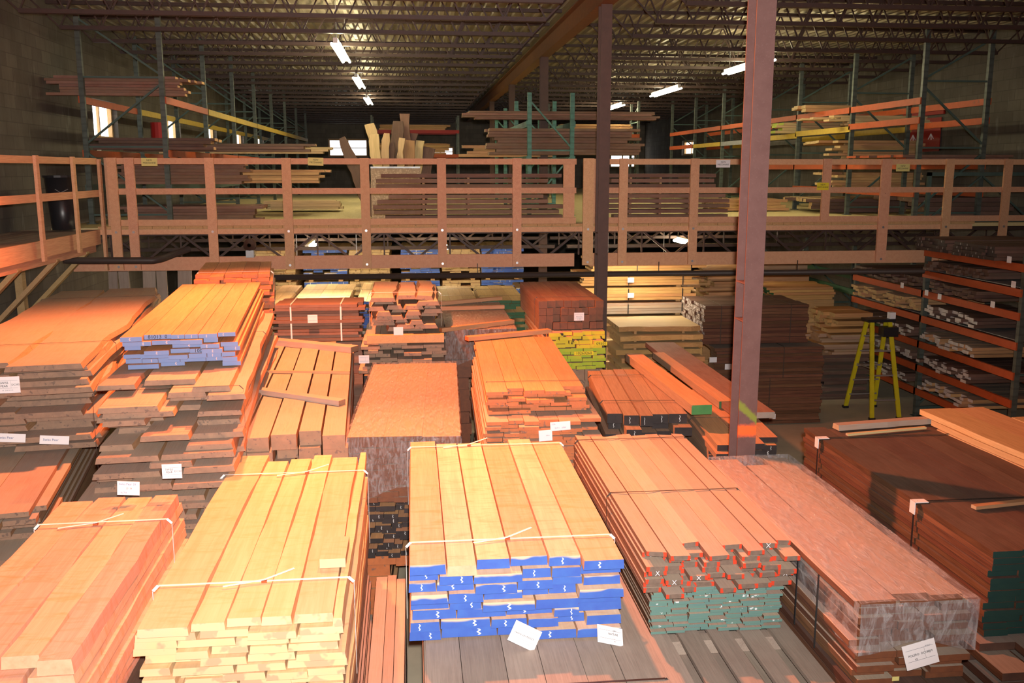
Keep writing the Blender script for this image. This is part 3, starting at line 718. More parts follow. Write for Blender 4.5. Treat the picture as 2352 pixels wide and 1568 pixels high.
pile(-1.1, 1.4, 32.6, 33.4, 5.605, .18, .06, (.2, .3), ('tan', 'natend', 'tan'), 'board', 'board', 'tan board', 'top of the far red-beamed rack', 'tan boards on top of the far rack')
pile(4.55, 6.95, 29.6, 30.4, 5.505, .30, .06, (.2, .3), ('tan', 'natend', 'natural'), 'board', 'board', 'honey board', 'deep green rack behind the column', 'honey boards on the deep rack')
# right rack
pile(8.2, 10.2, 19.6, 20.5, 5.45, .14, .07, (.18, .25), ('tan', 'natend', 'tan'), 'board', 'board', 'tan board', 'very top of the right wall rack', 'tan boards at the top of the right rack')
pile(8.15, 10.4, 18.2, 19.9, 5.165, .20, .04, (.12, .3), ('natural', 'natend', 'tan'), 'board', 'board', 'pale trim board', 'upper shelf of the right rack', 'pale trim boards on the upper right shelf', tilt=.08, rag=(.45, .3))
pile(8.2, 10.0, 21.0, 22.4, 5.16, .24, .06, (.2, .3), ('natural', 'lime', 'natural'), 'board', 'board', 'green-ended board', 'upper shelf, third right bay', 'green-ended boards on the upper right shelf')
pile(8.1, 10.4, 18.3, 20.2, 4.68, .45, .05, (.2, .4), ('tan', 'natend', 'tan'), 'board', 'board', 'rough pale board', 'middle shelf of the right rack', 'rough boards on the middle right shelf', tilt=.08, rag=(.7, .3), live=.01, ns=6)
pile(8.15, 10.6, 15.6, 17.3, 4.36, .135, .045, (.25, .4), ('mahog', 'rackorange', 'dark'), 'board', 'board', 'orange-ended board', 'near bay of the right rack', 'orange-ended boards in the near right bay', rag=(.5, .3))
pile(8.1, 10.4, 18.2, 20.3, 4.05, .29, .05, (.25, .45), ('tan', 'natend', 'tan'), 'board', 'board', 'tangled pale board', 'lower shelf of the right rack', 'tangled boards on the lower right shelf', tilt=.1, rag=(.8, .3), live=.01, ns=6)
pile(8.0, 10.4, 18.6, 20.6, 3.52, .28, .07, (.09, .16), ('dark', 'natend', 'natural'), 'board', 'board', 'square-ended pale strip', 'deck under the right rack', 'square pale strips on the deck by the right rack', rag=(.5, .3))
pile(6.3, 8.1, 19.6, 20.6, 3.48, .24, .06, (.2, .3), ('tan', 'natend', 'tan'), 'board', 'board', 'low yellow board', 'lit deck by the near column', 'low boards on the lit deck', mode='all')
pile(8.7, 10.6, 15.7, 17.2, 3.625, .40, .08, (.3, .5), ('dark', 'darkend', 'dark'), 'board', 'board', 'dark board', 'deck behind the spare green frame', 'dark boards behind the spare green frame')
# floor rack: strips with pale painted ends
nmz = ['bottom shelf', 'second shelf', 'third shelf', 'fourth shelf', 'fifth shelf', 'sixth shelf', 'top shelf']
for i, z in enumerate(LV+[2.47, 2.82]):
    end = 'stripend' if i < 4 else 'darkend'
    if i != 6: pile(8.26, 9.75, 13.0, 14.45, z+(.19 if i == 3 else .17)+.012, .15, .05, (.10, .17), ('tan' if i in (0, 2) else 'dark', end, 'grey' if i in (0, 2) else 'dark'), 'lumber_strip', 'strip', 'narrow strip', f'{nmz[i]}, near bay, floor rack', f'strips on the {nmz[i]} of the near floor bay', mode='all', rag=(.22, .1), hollow=.2)
    if i < 5: pile(8.24, 9.75, 14.75+(.1 if i != 3 else 0), 16.9, z+.012+(.18 if i != 3 else .24), .15 if i != 3 else .2, .05, (.11, .2), ('tan' if i in (3,) else 'dark', end if i != 3 else 'natend', 'dusty' if i in (1, 3) else 'dark'), 'lumber_strip', 'strip', 'narrow strip', f'{nmz[i]}, middle bay, floor rack', f'strips on the {nmz[i]} of the middle floor bay', mode='all', rag=(.25, .1), hollow=.25)
for (y0, y1, lab) in ((13.6, 14.5, 'dark green-ended bundle on the top shelf of the floor rack'), (12.4, 13.4, 'second dark bundle on the top shelf of the floor rack, cut by the frame')):
    xstack(8.1, 9.8, y0, y1, 3.04, .2, .05, (.15, .25), ('dark', 'blackend', 'dark'), lab, rag=(.08, .1))
# ---------------------------------------------------------------- standing slabs and their bin
e = empty('slab_bin', (-.72, 17.5, ZF), label='strand-board bin with a metal top edge, standing on the mezzanine', cat='bin')
MB().box(0, .86, 0, .02, 0, .91).build('front_panel', M['osb'], e); MB().box(0, .86, .9, .92, 0, .91).build('back_panel', M['osb'], e)
MB().box(-.02, 0, 0, .92, 0, .91).build('side_panel', M['osb'], e); MB().box(.86, .88, 0, .92, 0, .91).build('side_panel', M['osb'], e); MB().box(-.02, .88, -.01, .03, .91, .94).build('metal_edge', M['galv'], e)
SLB = [(-1.02, 1.78, .2, -.42, 'dark', 'dark slab leaning far to the left'), (-.75, 1.72, .17, -.05, 'natural', 'forked yellow slab at the left of the group'), (-.58, 1.74, .12, .06, 'natural', 'narrow yellow slab next to the forked one'), (-.42, 1.55, .18, .02, 'dark', 'short dark slab behind the yellow ones'),
       (-.28, 1.98, .12, -.22, 'natural', 'tall yellow slab leaning left'), (-.12, 1.66, .16, .12, 'natural', 'short yellow slab with a curved top'), (.02, 2.0, .2, .02, 'dark', 'tall rounded dark slab in the middle'), (.18, 1.62, .25, .12, 'tan', 'broad tan slab with bark edge'),
       (.36, 2.16, .2, .0, 'mahog', 'tallest red-brown slab'), (.48, 1.76, .16, .06, 'dark', 'dark slab right of the tallest one'), (.62, 1.62, .2, .12, 'natural', 'yellow slab near the right end'), (.78, 1.5, .24, .24, 'dark', 'dark slab leaning to the right end')]
for i, (x, h, w, lean, mt, lab) in enumerate(SLB):
    b = MB(); b.board(-w*.62, w*.62, 0, h*.88, -.025, .025, .03, 12, 0, 0, .008, taper=w*R.uniform(.02, .16))
    o = b.build('live_edge_slab', [M[mt], M['natend'], M[mt]], label=lab+' standing in the bin', cat='slab', group='slabs standing in the bin')
    xx = max(-.62, min(.02, -.3+x*.55)) if False else -.64+.064*i
    o.matrix_world = Matrix.Translation((xx, 17.6+.06*i, ZF+.01)) @ Matrix.Rotation(lean*.95, 4, 'Y') @ Matrix.Rotation(rad(90), 4, 'X')
# red banner on the right wall
e = empty('banner', (XR-.04, 19.6, 4.5), label='dark red banner with white marks hanging on the right wall', cat='banner')
MB().box(0, .012, 0, 1.5, 0, .72).build('cloth', M['redpaint'], e)
m = MB()
for y in (.35, 1.1):
    for a in (-.5, -.1, .4): m.bar((-.004, y, .38), (-.004, y+.16*math.sin(a*1.6), .38-.13*math.cos(a)), .006, .03, upv=(1, 0, 0))
m.build('white_mark', M['paper'], e); MB().box(-.02, .02, -.1, 1.6, .78, .86).build('hanging_bar', M['redpaint'], e)
# small red drum on the left shelf
m = MB(); m.tube([(0, 0, 0), (0, 0, .28)], .13, 14); m.build('paint_can', M['redpaint'], smooth=False, label='red can standing on the boards of the left rack', cat='can').location = (-4.35, 17.2, 4.625)

# ---------------------------------------------------------------- near stacks
def tails(root, x, y, z, mat='white_strap'):
    m = MB(); m.bar((x-.22, y-.05, z+.012), (x, y, z+.02), .016, .002); m.bar((x, y, z+.02), (x+.16, y+.07, z+.05), .016, .002)
    m.box(x-.015, x+.015, y-.012, y+.012, z+.004, z+.016, 1); m.build('strap_tail', [M[mat], M['rackorange']], root)
# P1 thick beech planks
r = stack(Vector((-2.42, 4.15, 0)), .80, 2.5, .02, 1.8, .48, .06, (.17, .24), ('beech', 'rawend', 'beech'), 'bundle of thick pinkish-orange planks in the near left corner, one white strap', rag=(.25, .1), xj=.035, wane=.008, live=.010, ns=10, jt=.02,
      straps=[(1.93, 'white_strap', .016)], tops=(.27, .27, .24, .22))
tails(r, .35, 1.94, .48)
base(Vector((-2.38, 4.3, 0)), .78, 2.4, .02, 1.31, 0, 'brown lumber under the thick pinkish-orange planks', ('mahog', 'mahogend', 'mahog'))
# P2 pale maple boards
r = stack(Vector((-1.45, 4.58, 0)), 1.05, 3.0, .005, 1.8, .585, .045, (.15, .3), ('maple', 'mapleend', 'maple'), 'bundle of pale yellow boards with two white straps, between pinkish and blue-ended stacks', rag=(.09, .25), xj=.035, wane=.005, live=.006, ns=10, jt=.008,
      straps=[(.5, 'white_strap', .017), (2.45, 'white_strap', .014)], tops=(.25, .17, .17, .15, .20, .06))
tails(r, .58, .51, .585); tails(r, .62, 2.45, .585)
p_ = atz(765, 1300, 1.81); m = MB(); m.board(-.075, .075, -.17, .17, 0, .055); m.build('board_offcut', [M['maple'], M['mapleend'], M['maple']], label='short pale block lying on the strapped yellow boards', cat='offcut').location = (p_.x, p_.y+.15, 1.81)
base(Vector((-1.4, 4.7, 0)), 1.0, 2.9, .005, 1.21, 0, 'greyish boards under the pale yellow strapped bundle', ('grey', 'mapleend', 'grey'), t=.06)
# P3 blue-ended
r = stack(Vector((-.06, 5.2, 0)), 1.29, 2.62, .0, 1.8, .495, .0619, (.16, .32), ('ash', 'blue', 'ash'), 'strapped bundle of pale boards with bright blue painted ends, front centre', rag=(.11, .12), xj=.02, wane=.004, jt=.006,
      straps=[(.36, 'white_strap', .016), (2.42, 'white_strap', .014)], tops=(.17, .14, .16, .18, .155, .195), topmats=[('beech', 'blue', 'beech'), ('ash', 'rawend', 'ash'), ('ash', 'blue', 'ash'), ('beech', 'blue', 'beech'), ('ash', 'blue', 'ash'), ('beech', 'blue', 'beech')])
tails(r, .62, .37, .495); tails(r, .5, 2.43, .495)
p_ = aty(1205, 1458, 5.14); paper(r, (p_.x, p_.y-.01, p_.z), .18, .125, [('swamp ash 965023', .017, -.005, 0, 'ink'), ('4/4', .009, -.07, -.035, 'greyink'), ('DOM 2   620 BF', .009, .02, -.038, 'greyink')], (rad(-18), rad(30), rad(2)))
p_ = aty(1400, 1456, 5.15); paper(r, (p_.x, p_.y-.015, p_.z), .17, .11, [('NATURE', .017, .02, .008, 'ink'), ('VPC', .013, .03, .03, 'ink'), ('8/4', .01, .03, -.035, 'greyink')], (rad(-48), rad(18), rad(8)), label='curled white paper tag')
r = stack(Vector((.02, 4.1, 0)), 1.36, 3.5, .0, 1.292, .5, .05, (.22, .3), ('grey', 'dustyend', 'grey'), 'grey-brown bundle sticking out beneath the blue-ended boards', rag=(.04, .1), mode='shell', straps=[(.6, 'black_strap', .016)])
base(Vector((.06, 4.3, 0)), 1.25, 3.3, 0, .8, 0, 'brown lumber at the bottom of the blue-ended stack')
stack(Vector((-.35, 4.75, 0)), .24, 2.6, 0, .80, .79, .0988, (.07, .1), ('dark', 'blackend', 'dusty'), 'narrow dark-ended pile down the gap between yellow and blue-ended stacks', rag=(.5, .1), xj=.0, hollow=.1)
# P4 red-cornered over teal-ended
r = stack(Vector((1.38, 5.2, 0)), .96, 2.68, .0, 1.8, .27, .0338, (.10, .15), ('mahog', 'redend', 'dusty'), 'strapped brown boards with red dabs on their ends, on top of the teal-ended boards', rag=(.22, .08), xj=.02, tilt=.10,
      straps=[(1.15, 'wire', .012), (2.5, 'wire', .012)])
stack(Vector((1.44, 5.34, 0)), .85, 2.55, .0, 1.53, .31, .022, (.10, .15), ('darkside', 'teal', 'dusty'), 'bundle with flat teal-green painted ends and white chips, under the red-dabbed boards', rag=(.05, .1), xj=.012)
e = empty('slat_pallet', (1.40, 4.35, 1.10), label='grey slatted pallet under the teal-ended bundle', cat='pallet')
for i in range(5): MB().box(.02+.2*i, .155+.2*i, 0, 3.3, .09, .115).build('slat', M['grey'], e)
for y in (.95, 2.0, 3.1): MB().box(-.02, .97, y, y+.09, 0, .09).build('stringer', M['grey'], e)
base(Vector((1.45, 4.5, 0)), .9, 3.0, 0, 1.1, 0, 'brown lumber under the slatted pallet', ('mahog', 'mahogend', 'grey'))
# P5 film-wrapped
org5 = Vector((2.41, 4.56, 0))
r = stack(org5, .66, 2.66, .0, 1.76, .50, .0417, (.16, .28), ('darkside', 'mahogend', 'dusty'), 'film-wrapped bundle of dusty boards with a white tag, right of the red-dabbed boards', rag=(.12, .3), xj=.03, live=.006, ns=6)
wrap(r, .66, 2.66, .20, .50, 'film')
p_ = aty(2112, 1500, 4.53); paper(r, (p_.x, p_.y-.01, p_.z), .19, .14, [('POLERO  DC188JM', .017, 0, .005, 'ink'), ('62', .015, -.03, -.02, 'ink'), ('SELECT', .010, .05, .04, 'greyink')], (rad(-8), rad(-14), 0))
p_ = aty(2055, 1556, 4.53); paper(r, (p_.x, p_.y-.01, p_.z), .04, .025, [], mat='ypaper', label='small yellow sticker')
for y in (.45, .75): 
    m = MB(); m.box(-.045, -.04, y, y+.014, 0, .47); m.build('strap', M['black_strap'], r)
stack(Vector((2.40, 4.5, 0)), .68, 2.7, .0, 1.25, .5, .05, (.16, .26), ('darkside', 'darkend', 'dark'), 'dark boards below the film-wrapped bundle', rag=(.2, .2), mode='all', hollow=.3)
base(Vector((2.42, 4.55, 0)), .64, 2.6, 0, .74, 0, 'lowest dark lumber of the film-wrapped stack', t=.1)
# P6 dark strapped, teal ends
r = stack(Vector((3.62, 5.25, 0)), 1.28, 2.95, .0, 1.72, .58, .045, (.18, .3), ('darkside', 'dkteal', 'dark'), 'wide dark brown bundle with dark teal ends and black straps at the right edge', rag=(.03, .1), xj=.02,
      straps=[(.9, 'black_strap', .02), (2.55, 'black_strap', .02)])
for y in (.91, 2.56):
    m = MB(); m.box(-.03, .07, y-.035, y+.035, .588, .594); m.box(-.034, -.028, y-.035, y+.035, .50, .594); m.build('corner_protector', M['paper'], r)
p_ = atz(1912, 1122, 1.3)
stack(Vector((3.55, 4.9, 0)), 1.3, 3.2, .0, 1.12, .45, .055, (.18, .3), ('darkside', 'darkend', 'grey'), 'brown lumber under the wide dark teal-ended bundle', rag=(.4, .1), mode='all', hollow=.25)
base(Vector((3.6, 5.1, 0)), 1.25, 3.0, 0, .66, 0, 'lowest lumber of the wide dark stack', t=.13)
for (a, c, w, t, mt, lab, z) in (((1918, 985), (2138, 970), .11, .05, 'dusty', 'grey live-edge offcut lying across the back of the dark strapped bundle', 1.73), ((1945, 1000), (2125, 984), .035, .02, 'natural', 'thin pale stick beside the live-edge offcut on the dark bundle', 1.73), ((2236, 1168), (2420, 1148), .05, .025, 'tan', 'pale stick lying across the near end of the dark bundle', 1.73)):
    A, B = atz(*a, z), atz(*c, z); L = (B-A).length
    m = MB(); m.board(-w/2, w/2, 0, L, 0, t, .008 if w > .1 else 0, 8, 0, 0, .01 if w > .1 else 0)
    o = m.build('offcut', [M[mt], M['rawend'], M[mt]], label=lab, cat='offcut'); o.location = A; o.rotation_euler = (0, 0, math.atan2(-(B-A).x, (B-A).y))
# P7 pale loose boards at the right edge
stack(Vector((4.98, 5.95, 0)), .95, 2.35, rad(3), 1.84, .165, .055, (.28, .4), ('natural', 'natend', 'oldpine'), loose=('board', 'board', 'pale board', 'y', 'stack at the right edge of the room', 'pale boards beside the wide dark bundle'), rag=(.1, .5), xj=.05, live=.008, ns=8)
base(Vector((4.95, 6.0, 0)), .8, 2.2, 0, 1.67, 0, 'lumber under the pale loose boards at the right', ('tan', 'natend', 'tan'))

# ---------------------------------------------------------------- left stacks
o1, W1, L1, z1 = quad(2.4, (-120, 815), (200, 835), (372, 655)); 
r = stack(o1, W1, 5.9, z1, 2.4, .81, .054, (.5, .68), ('dustyside', 'slabend', 'dusty'), 'tall stack of wide dusty live-edge slabs by the left wall, tied with dark wire', name='slab_bundle', cat='slab bundle', rag=(.35, .3), xj=.06, live=.042, ns=18, wane=.02, jt=0, part='slab',
      straps=[(1.15, 'wire', .008), (4.7, 'wire', .008)])
p_ = aty(20, 882, 8.35); paper(r, (p_.x, p_.y-.03, p_.z), .2, .145, [('SWISS', .026, -.025, .018, 'ink'), ('PEAR', .026, -.025, -.01, 'ink'), ('DC302', .022, .066, .0, 'ink'), ('4/4   DOM 6/4  6/4', .011, 0, -.048, 'greyink')], (0, 0, z1))
for px, py, w in ((128, 1008, .24), (25, 1003, .26)):
    p_ = aty(px, py, 8.45); paper(r, (p_.x, p_.y-.03, p_.z), w, .075, [('Swiss Pear', .03, -.03, .0, 'blueink')], (rad(-10), rad(6), z1), label='hand-written white paper tag', grid=False)
stack(o1+Vector((-.2, -1.75, 0)), 1.6, 4.6, rad(10), 1.57, .45, .045, (.2, .42), ('dustyside', 'slabend', 'dusty'), 'low dusty boards protruding beneath the tall live-edge slabs at the left', rag=(.5, .3), xj=.05, ns=2, live=.004, hollow=.15)
base(o1+Vector((-.15, -1.5, 0)), 1.4, 4.3, rad(10), 1.12, 0, 'lowest lumber of the left live-edge stack', ('dustyside', 'slabend', 'dusty'))
# slab pile with the SWISS PEAR tag
o2, W2, L2, z2 = quad(2.4, (200, 935), (470, 925), (597, 712))
z2 = rad(4.5)
r = stack(o2+Vector((-.02, -.1, 0)), 1.02, 4.9, z2, 2.4, .75, .047, (.3, .5), ('dustyside', 'slabend', 'dusty'), 'ragged stack of dusty boards with a printed SWISS PEAR tag, under blue-grey-ended boards', name='slab_bundle', cat='slab bundle', batter=.45, rag=(.55, .3), xj=.07, live=.018, ns=10, wane=.012, hollow=.08, part='slab',
      straps=[(.62, 'wire', .007), (3.2, 'wire', .007)])
stack(o2+Vector((-.14, -.25, 0)), 1.2, 5.0, z2, 1.65, .45, .045, (.25, .5), ('dustyside', 'slabend', 'dusty'), 'lower ragged boards with a hand-written pear tag, behind the pinkish planks', name='slab_bundle', cat='slab bundle', batter=.35, rag=(.5, .3), xj=.07, live=.014, ns=6, wane=.008, part='slab')
base(o2+Vector((-.1, 0, 0)), .8, 4.2, z2, 1.2, 0, 'lowest lumber of the ragged pear stack', ('dustyside', 'slabend', 'dusty'))
p_ = aty(395, 1082, 6.55); paper(r, p_, .135, .105, [('SWISS', .02, -.018, .014, 'ink'), ('PEAR', .02, -.018, -.007, 'ink'), ('DC301', .017, .044, .0, 'ink'), ('4/4  DOM 6/4  6/4', .008, 0, -.036, 'greyink'), ('SPECIES', .006, -.045, .04, 'greyink')], (0, 0, 0))
p_ = aty(295, 1121, 6.5); paper(r, p_, .15, .1, [("Swiss Pear 20'", .021, -.005, .03, 'blueink'), ('23  26', .016, .005, 0, 'redink'), ('N 701', .017, -.03, -.033, 'blueink')], (0, rad(4), 0), label='torn hand-written white paper tag', grid=False)
# blue-grey ended boards, loose on the slab pile
ob, Wb, Lb, zb_ = quad(2.7, (308, 752), (545, 766), (604, 646))
mk = stack(ob, Wb, Lb, zb_, 2.7, .29, .0415, (.11, .24), ('cherry', 'lavend', 'cherry'), loose=('board', 'board', 'orange board', 'y', 'blue-grey-ended pile on the ragged stack', 'orange boards with blue-grey ends'), rag=(.14, .15), xj=.03, tops=(.19, .24, .12, .12, .17, .16), hollow=.12)
for s_, kk, jj, dx in (('81013  0', 6, 1, 0), ('100', 3, 3, .02)):
    for (k_, j_, o_, yf, tt) in mk:
        if (k_, j_) == (kk, jj): text(s_, .045, M['ink'], o_, (dx, yf-.002, tt*.5))
for i, (px, w, lean) in enumerate(((250, .14, .03), (292, .16, -.02), (330, .2, .04), (372, .16, .0), (408, .22, .05))):
    q_ = aty(px, 640, 15.9); m = MB(); m.board(-w/2, w/2, 0, 2.45, -.02, .02); o = m.build('standing_plank', [M['grey'], M['dustyend'], M['grey']], label=f'{NTH[i]} grey plank from the left, standing upright under the mezzanine corner', cat='plank', group='grey planks standing under the mezzanine corner')
    o.matrix_world = Matrix.Translation((q_.x, q_.y, .02)) @ Matrix.Rotation(lean, 4, 'Y') @ Matrix.Rotation(rad(90), 4, 'X')
# strapped bundle behind them
o3, W3, L3, z3 = quad(2.78, (418, 652), (604, 655), (614, 598)); o3 += Vector((-.06, 1.05, 0)); L3 -= 1.05
r = stack(o3, W3, L3, z3, 2.78, .55, .05, (.14, .24), ('russet', 'orangeend', 'orange'), 'brown strapped bundle at the back of the left stacks, against the mezzanine fascia', rag=(.35, .15), xj=.03, straps=[(.5, 'white_strap', .014)], tilt=.03)
base(o3+Vector((0, .1, 0)), W3-.25, L3-.2, z3, 2.22, 0, 'lumber under the brown bundle against the fascia', ('russet', 'orangeend', 'orange'))

# ---------------------------------------------------------------- middle stacks
om, Wm, Lm, zm = quad(1.9, (508, 1005), (797, 1000), (812, 783))
stack(om, Wm, Lm, zm, 1.9, .48, .12, (.18, .23), ('dustyside', 'dustyend', 'dusty'), loose=('timber', 'timber', 'thick dusty timber', 'y', 'stack with sticks lying across it', 'thick dusty timbers'), rag=(.22, .25), xj=.02, gap=.018, jt=.02)
base(om+Vector((.03, .1, 0)), Wm-.06, Lm-.2, zm, 1.42, 0, 'lumber under the thick dusty timbers', ('dustyside', 'dustyend', 'dusty'), t=.12)
for (a, c, w, t, mt, lab) in (((548, 782), (815, 808), .16, .07, 'dusty', 'broad dusty stick across the back of the thick timbers'), ((580, 856), (804, 858), .03, .03, 'orange', 'thin orange stick across the middle of the thick timbers'), ((566, 898), (786, 930), .10, .05, 'dusty', 'square stick slanting across the front of the thick timbers')):
    A, B = atz(*a, 1.905), atz(*c, 1.905); L = (B-A).length
    m = MB(); m.board(-w/2, w/2, 0, L, 0, t); o = m.build('stick', [M[mt], M['dustyend'], M[mt]], label=lab, cat='stick', group='sticks across the thick dusty timbers'); o.location = A; o.rotation_euler = (0, 0, math.atan2(-(B-A).x, (B-A).y))
p_ = aty(514, 1035, 7.7)
tg = paper(None, p_, .155, .12, [('ZENBOW  2002', .016, -.01, .03, 'greyink'), ('3    292', .014, 0, 0, 'greyink')], (rad(-6), 0, 0), grid=True); tag(tg, label='white paper tag hanging on the front of the thick dusty timbers', cat='paper tag')
# wrapped flat-topped bundle
o4, W4, L4, z4 = quad(1.82, (797, 1002), (1057, 1000), (1047, 832))
r = stack(o4, W4, L4, z4, 1.82, .6, .05, (.1, .18), ('mahog', 'mahogend', 'dusty'), 'film-wrapped flat-topped dusty bundle behind the blue-ended boards', rag=(.04, .04), xj=.01, tops=(.32, .34, .34), gap=.001)
wrap(r, W4, L4, .0, .6, 'film2')
stack(o4+Vector((.06, .1, 0)), W4-.1, L4-.2, z4, 1.2, .55, .05, (.09, .16), ('dark', 'blackend', 'orange'), 'black-ended lumber under the film-wrapped flat bundle, seen down the gap', rag=(.18, .1), xj=.02, hollow=.12)
base(o4+Vector((.08, .2, 0)), W4-.16, L4-.3, z4, .64, 0, 'lowest lumber under the film-wrapped flat bundle', ('mahog', 'orangeend', 'orange'), t=.1)
# orange stack
o5 = Vector((.66, 8.28, 0)); z5 = rad(-1.5)
r = stack(o5, .93, 3.0, z5, 2.1, .21, .035, (.13, .2), ('orange', 'orangeend', 'orange'), 'orange-brown bundle tied with one dark wire, upper part of the orange-ended stack', rag=(.28, .1), xj=.025, straps=[(.45, 'wire', .008)])
r5 = stack(o5+Vector((-.06, -.26, 0)), 1.05, 3.1, z5, 1.885, .56, .035, (.14, .22), ('orange', 'orangeend', 'dusty'), 'tall bundle with bright orange-red ends and two paper tags, behind the blue-ended boards', rag=(.12, .1), xj=.02, hollow=.04)
p_ = aty(1287, 978, 7.95); paper(r5, (p_.x, p_.y-.0, p_.z), .18, .08, [("23.9.1    2526'", .018, 0, -.015, 'blueink'), ('CCA', .016, -.06, .02, 'blueink')], (0, rad(-3), 0), grid=False)
p_ = aty(1253, 1000, 7.97); paper(r5, (p_.x, p_.y, p_.z), .12, .1, [('DA/A', .014, .02, 0, 'greyink')], (0, rad(-3), 0))
base(o5+Vector((-.03, -.1, 0)), 1.0, 2.9, z5, 1.32, 0, 'lumber under the tall orange-ended bundle', ('russet', 'orangeend', 'orange'))
a, c = atz(1072, 782, 2.11), atz(1262, 764, 2.11); L = (c-a).length
m = MB(); m.board(-.05, .05, 0, L, 0, .05); o = m.build('stick', [M['orange'], M['orangeend'], M['orange']], label='straight orange stick across the back of the orange-brown bundle', cat='stick'); o.location = a; o.rotation_euler = (0, 0, math.atan2(-(c-a).x, (c-a).y))
# black-ended timbers
z6 = rad(-5)
r = stack(Vector((1.90, 8.75, 0)), .82, 2.5, z6, 1.66, .36, .09, (.13, .2), ('russet', 'blackend', 'russet'), 'strapped rough timbers with black-painted ends, left of the near column', name='timber_bundle', cat='timber bundle', rag=(.5, .2), xj=.03, gap=.012, part='timber', jt=.03,
      straps=[(.75, 'wire', .012), (2.0, 'wire', .012)])
r = stack(Vector((2.80, 8.15, 0)), .66, 2.6, z6, 1.52, .30, .06, (.16, .24), ('russet', 'blackend', 'orange'), 'lower brown boards with dark ends around the foot of the near column', rag=(.5, .2), xj=.04, straps=[(1.2, 'wire', .012)])
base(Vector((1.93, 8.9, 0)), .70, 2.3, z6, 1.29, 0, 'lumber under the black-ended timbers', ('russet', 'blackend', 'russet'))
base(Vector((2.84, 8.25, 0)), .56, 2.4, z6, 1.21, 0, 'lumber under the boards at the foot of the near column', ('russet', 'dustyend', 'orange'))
for (a, c, w, t, z, mats_, lab) in (((1612, 935), (1455, 815), .21, .075, 1.76, ('russet', 'green', 'cherry'), 'timber with green-painted end lying on the black-ended timbers'), ((1668, 925), (1512, 812), .16, .06, 1.60, ('russet', 'dkgreen', 'orange'), 'second green-ended plank beside the green-ended timber'),
                                   ((1735, 950), (1515, 788), .42, .05, 1.60, ('mahog', 'grey', 'mahog'), 'wide dark walnut-brown plank lying right of the green-ended timber')):
    A, B = atz(*a, z), atz(*c, z); L = (B-A).length
    m = MB(); m.board(-w/2, w/2, 0, L, -t if t < .07 else -t, t*.3); o = m.build('plank', [M[q] for q in mats_], label=lab, cat='plank'); o.location = A; o.rotation_euler = (0, 0, math.atan2(-(B-A).x, (B-A).y))

# ---------------------------------------------------------------- row in front of the mezzanine
r = xstack(-1.84, -.62, 12.25, 12.95, 2.38, .50, .04, (.2, .3), ('mahog', 'mahogend', 'mahog'), 'dark reddish bundle with two white straps, lying across the hall', mode='front', rag=(.09, .12), xj=.03, straps=[(.24, 'white_strap', .02), (.88, 'white_strap', .02)])
p_ = aty(718, 732, 12.18); paper(r, (p_.x, p_.y, p_.z), .125, .105, [], (0, 0, 0))
xstack(-1.8, -.68, 12.3, 12.9, 1.88, 1.88, .145, (.3, .4), ('mahog', 'mahogend', 'mahog'), 'lumber under the dark reddish white-strapped bundle', mode='front')
r = stack(Vector((-.52, 11.4, 0)), .82, 1.9, 0, 2.56, .44, .055, (.16, .32), ('russet', 'dustyend', 'dusty'), 'short rough live-edge pieces strapped on a bearer', name='slab_bundle', cat='slab bundle', rag=(.35, .2), xj=.05, live=.02, ns=6, wane=.025, tilt=.08, part='slab', hollow=.12, straps=[(.55, 'white_strap', .012)])
m = MB(); m.box(-.06, .88, -.02, .08, -.11, -.01); m.build('bearer', M['orange'], r)
p_ = aty(915, 760, 11.33); paper(r, (p_.x, p_.y, p_.z), .115, .1, [], (0, 0, 0))
r = stack(Vector((-.66, 11.3, 0)), 1.02, 2.0, 0, 2.02, .42, .042, (.12, .26), ('russet', 'dustyend', 'dusty'), 'jumbled rough pieces with black gaps under the bearer', rag=(.4, .2), xj=.05, tilt=.1, hollow=.2)
p_ = aty(836, 825, 11.25); paper(r, (p_.x, p_.y, p_.z), .125, .1, [], (0, 0, 0))
base(Vector((-.62, 11.45, 0)), .95, 1.9, 0, 1.59, 0, 'lumber under the jumbled rough pieces', ('russet', 'blackend', 'russet'))
r = stack(Vector((.40, 12.0, 0)), .92, 2.5, 0, 2.06, .5, .1, (.3, .46), ('mahog', 'mahogend', 'dusty'), 'small film-wrapped bundle between the rough pieces and the red timbers', rag=(.03, .05), gap=.001); wrap(r, .92, 2.5, .0, .5, 'film2')
base(Vector((.44, 12.1, 0)), .85, 2.3, 0, 1.55, 0, 'lumber under the small film-wrapped bundle', ('mahog', 'mahogend', 'mahog'))
for (a, c, w, t, z, lab) in (((1012, 762), (1178, 742), .07, .05, 2.075, 'orange stick slanting across the front of the small wrapped bundle'), ((1012, 712), (1158, 708), .07, .05, 2.075, 'stick across the back of the small wrapped bundle'), ((1012, 700), (1150, 688), .09, .05, 2.075, 'dusty stick behind the other one on the small wrapped bundle')):
    A, B = atz(*a, z), atz(*c, z); L = (B-A).length
    m = MB(); m.board(-w/2, w/2, 0, L, 0, t); o = m.build('stick', [M['orange'], M['orangeend'], M['orange']], label=lab, cat='stick', group='sticks across the small wrapped bundle'); o.location = A; o.rotation_euler = (0, 0, math.atan2(-(B-A).x, (B-A).y))
r = stack(Vector((1.54, 11.4, 0)), .82, 2.1, 0, 2.5, .36, .09, (.085, .105), ('mahog', 'mahogend', 'mahog'), 'bundle of square red-brown timbers with a tag, left of the mezzanine column', name='timber_bundle', cat='timber bundle', rag=(.08, .05), xj=.006, part='timber', straps=[(.35, 'wire', .01)])
p_ = aty(1330, 727, 11.36); paper(r, (p_.x, p_.y, p_.z), .125, .1, [('Buktana 3x3', .015, 0, 0, 'greyink'), ('8   2000', .013, 0, -.03, 'greyink')], (0, 0, 0))
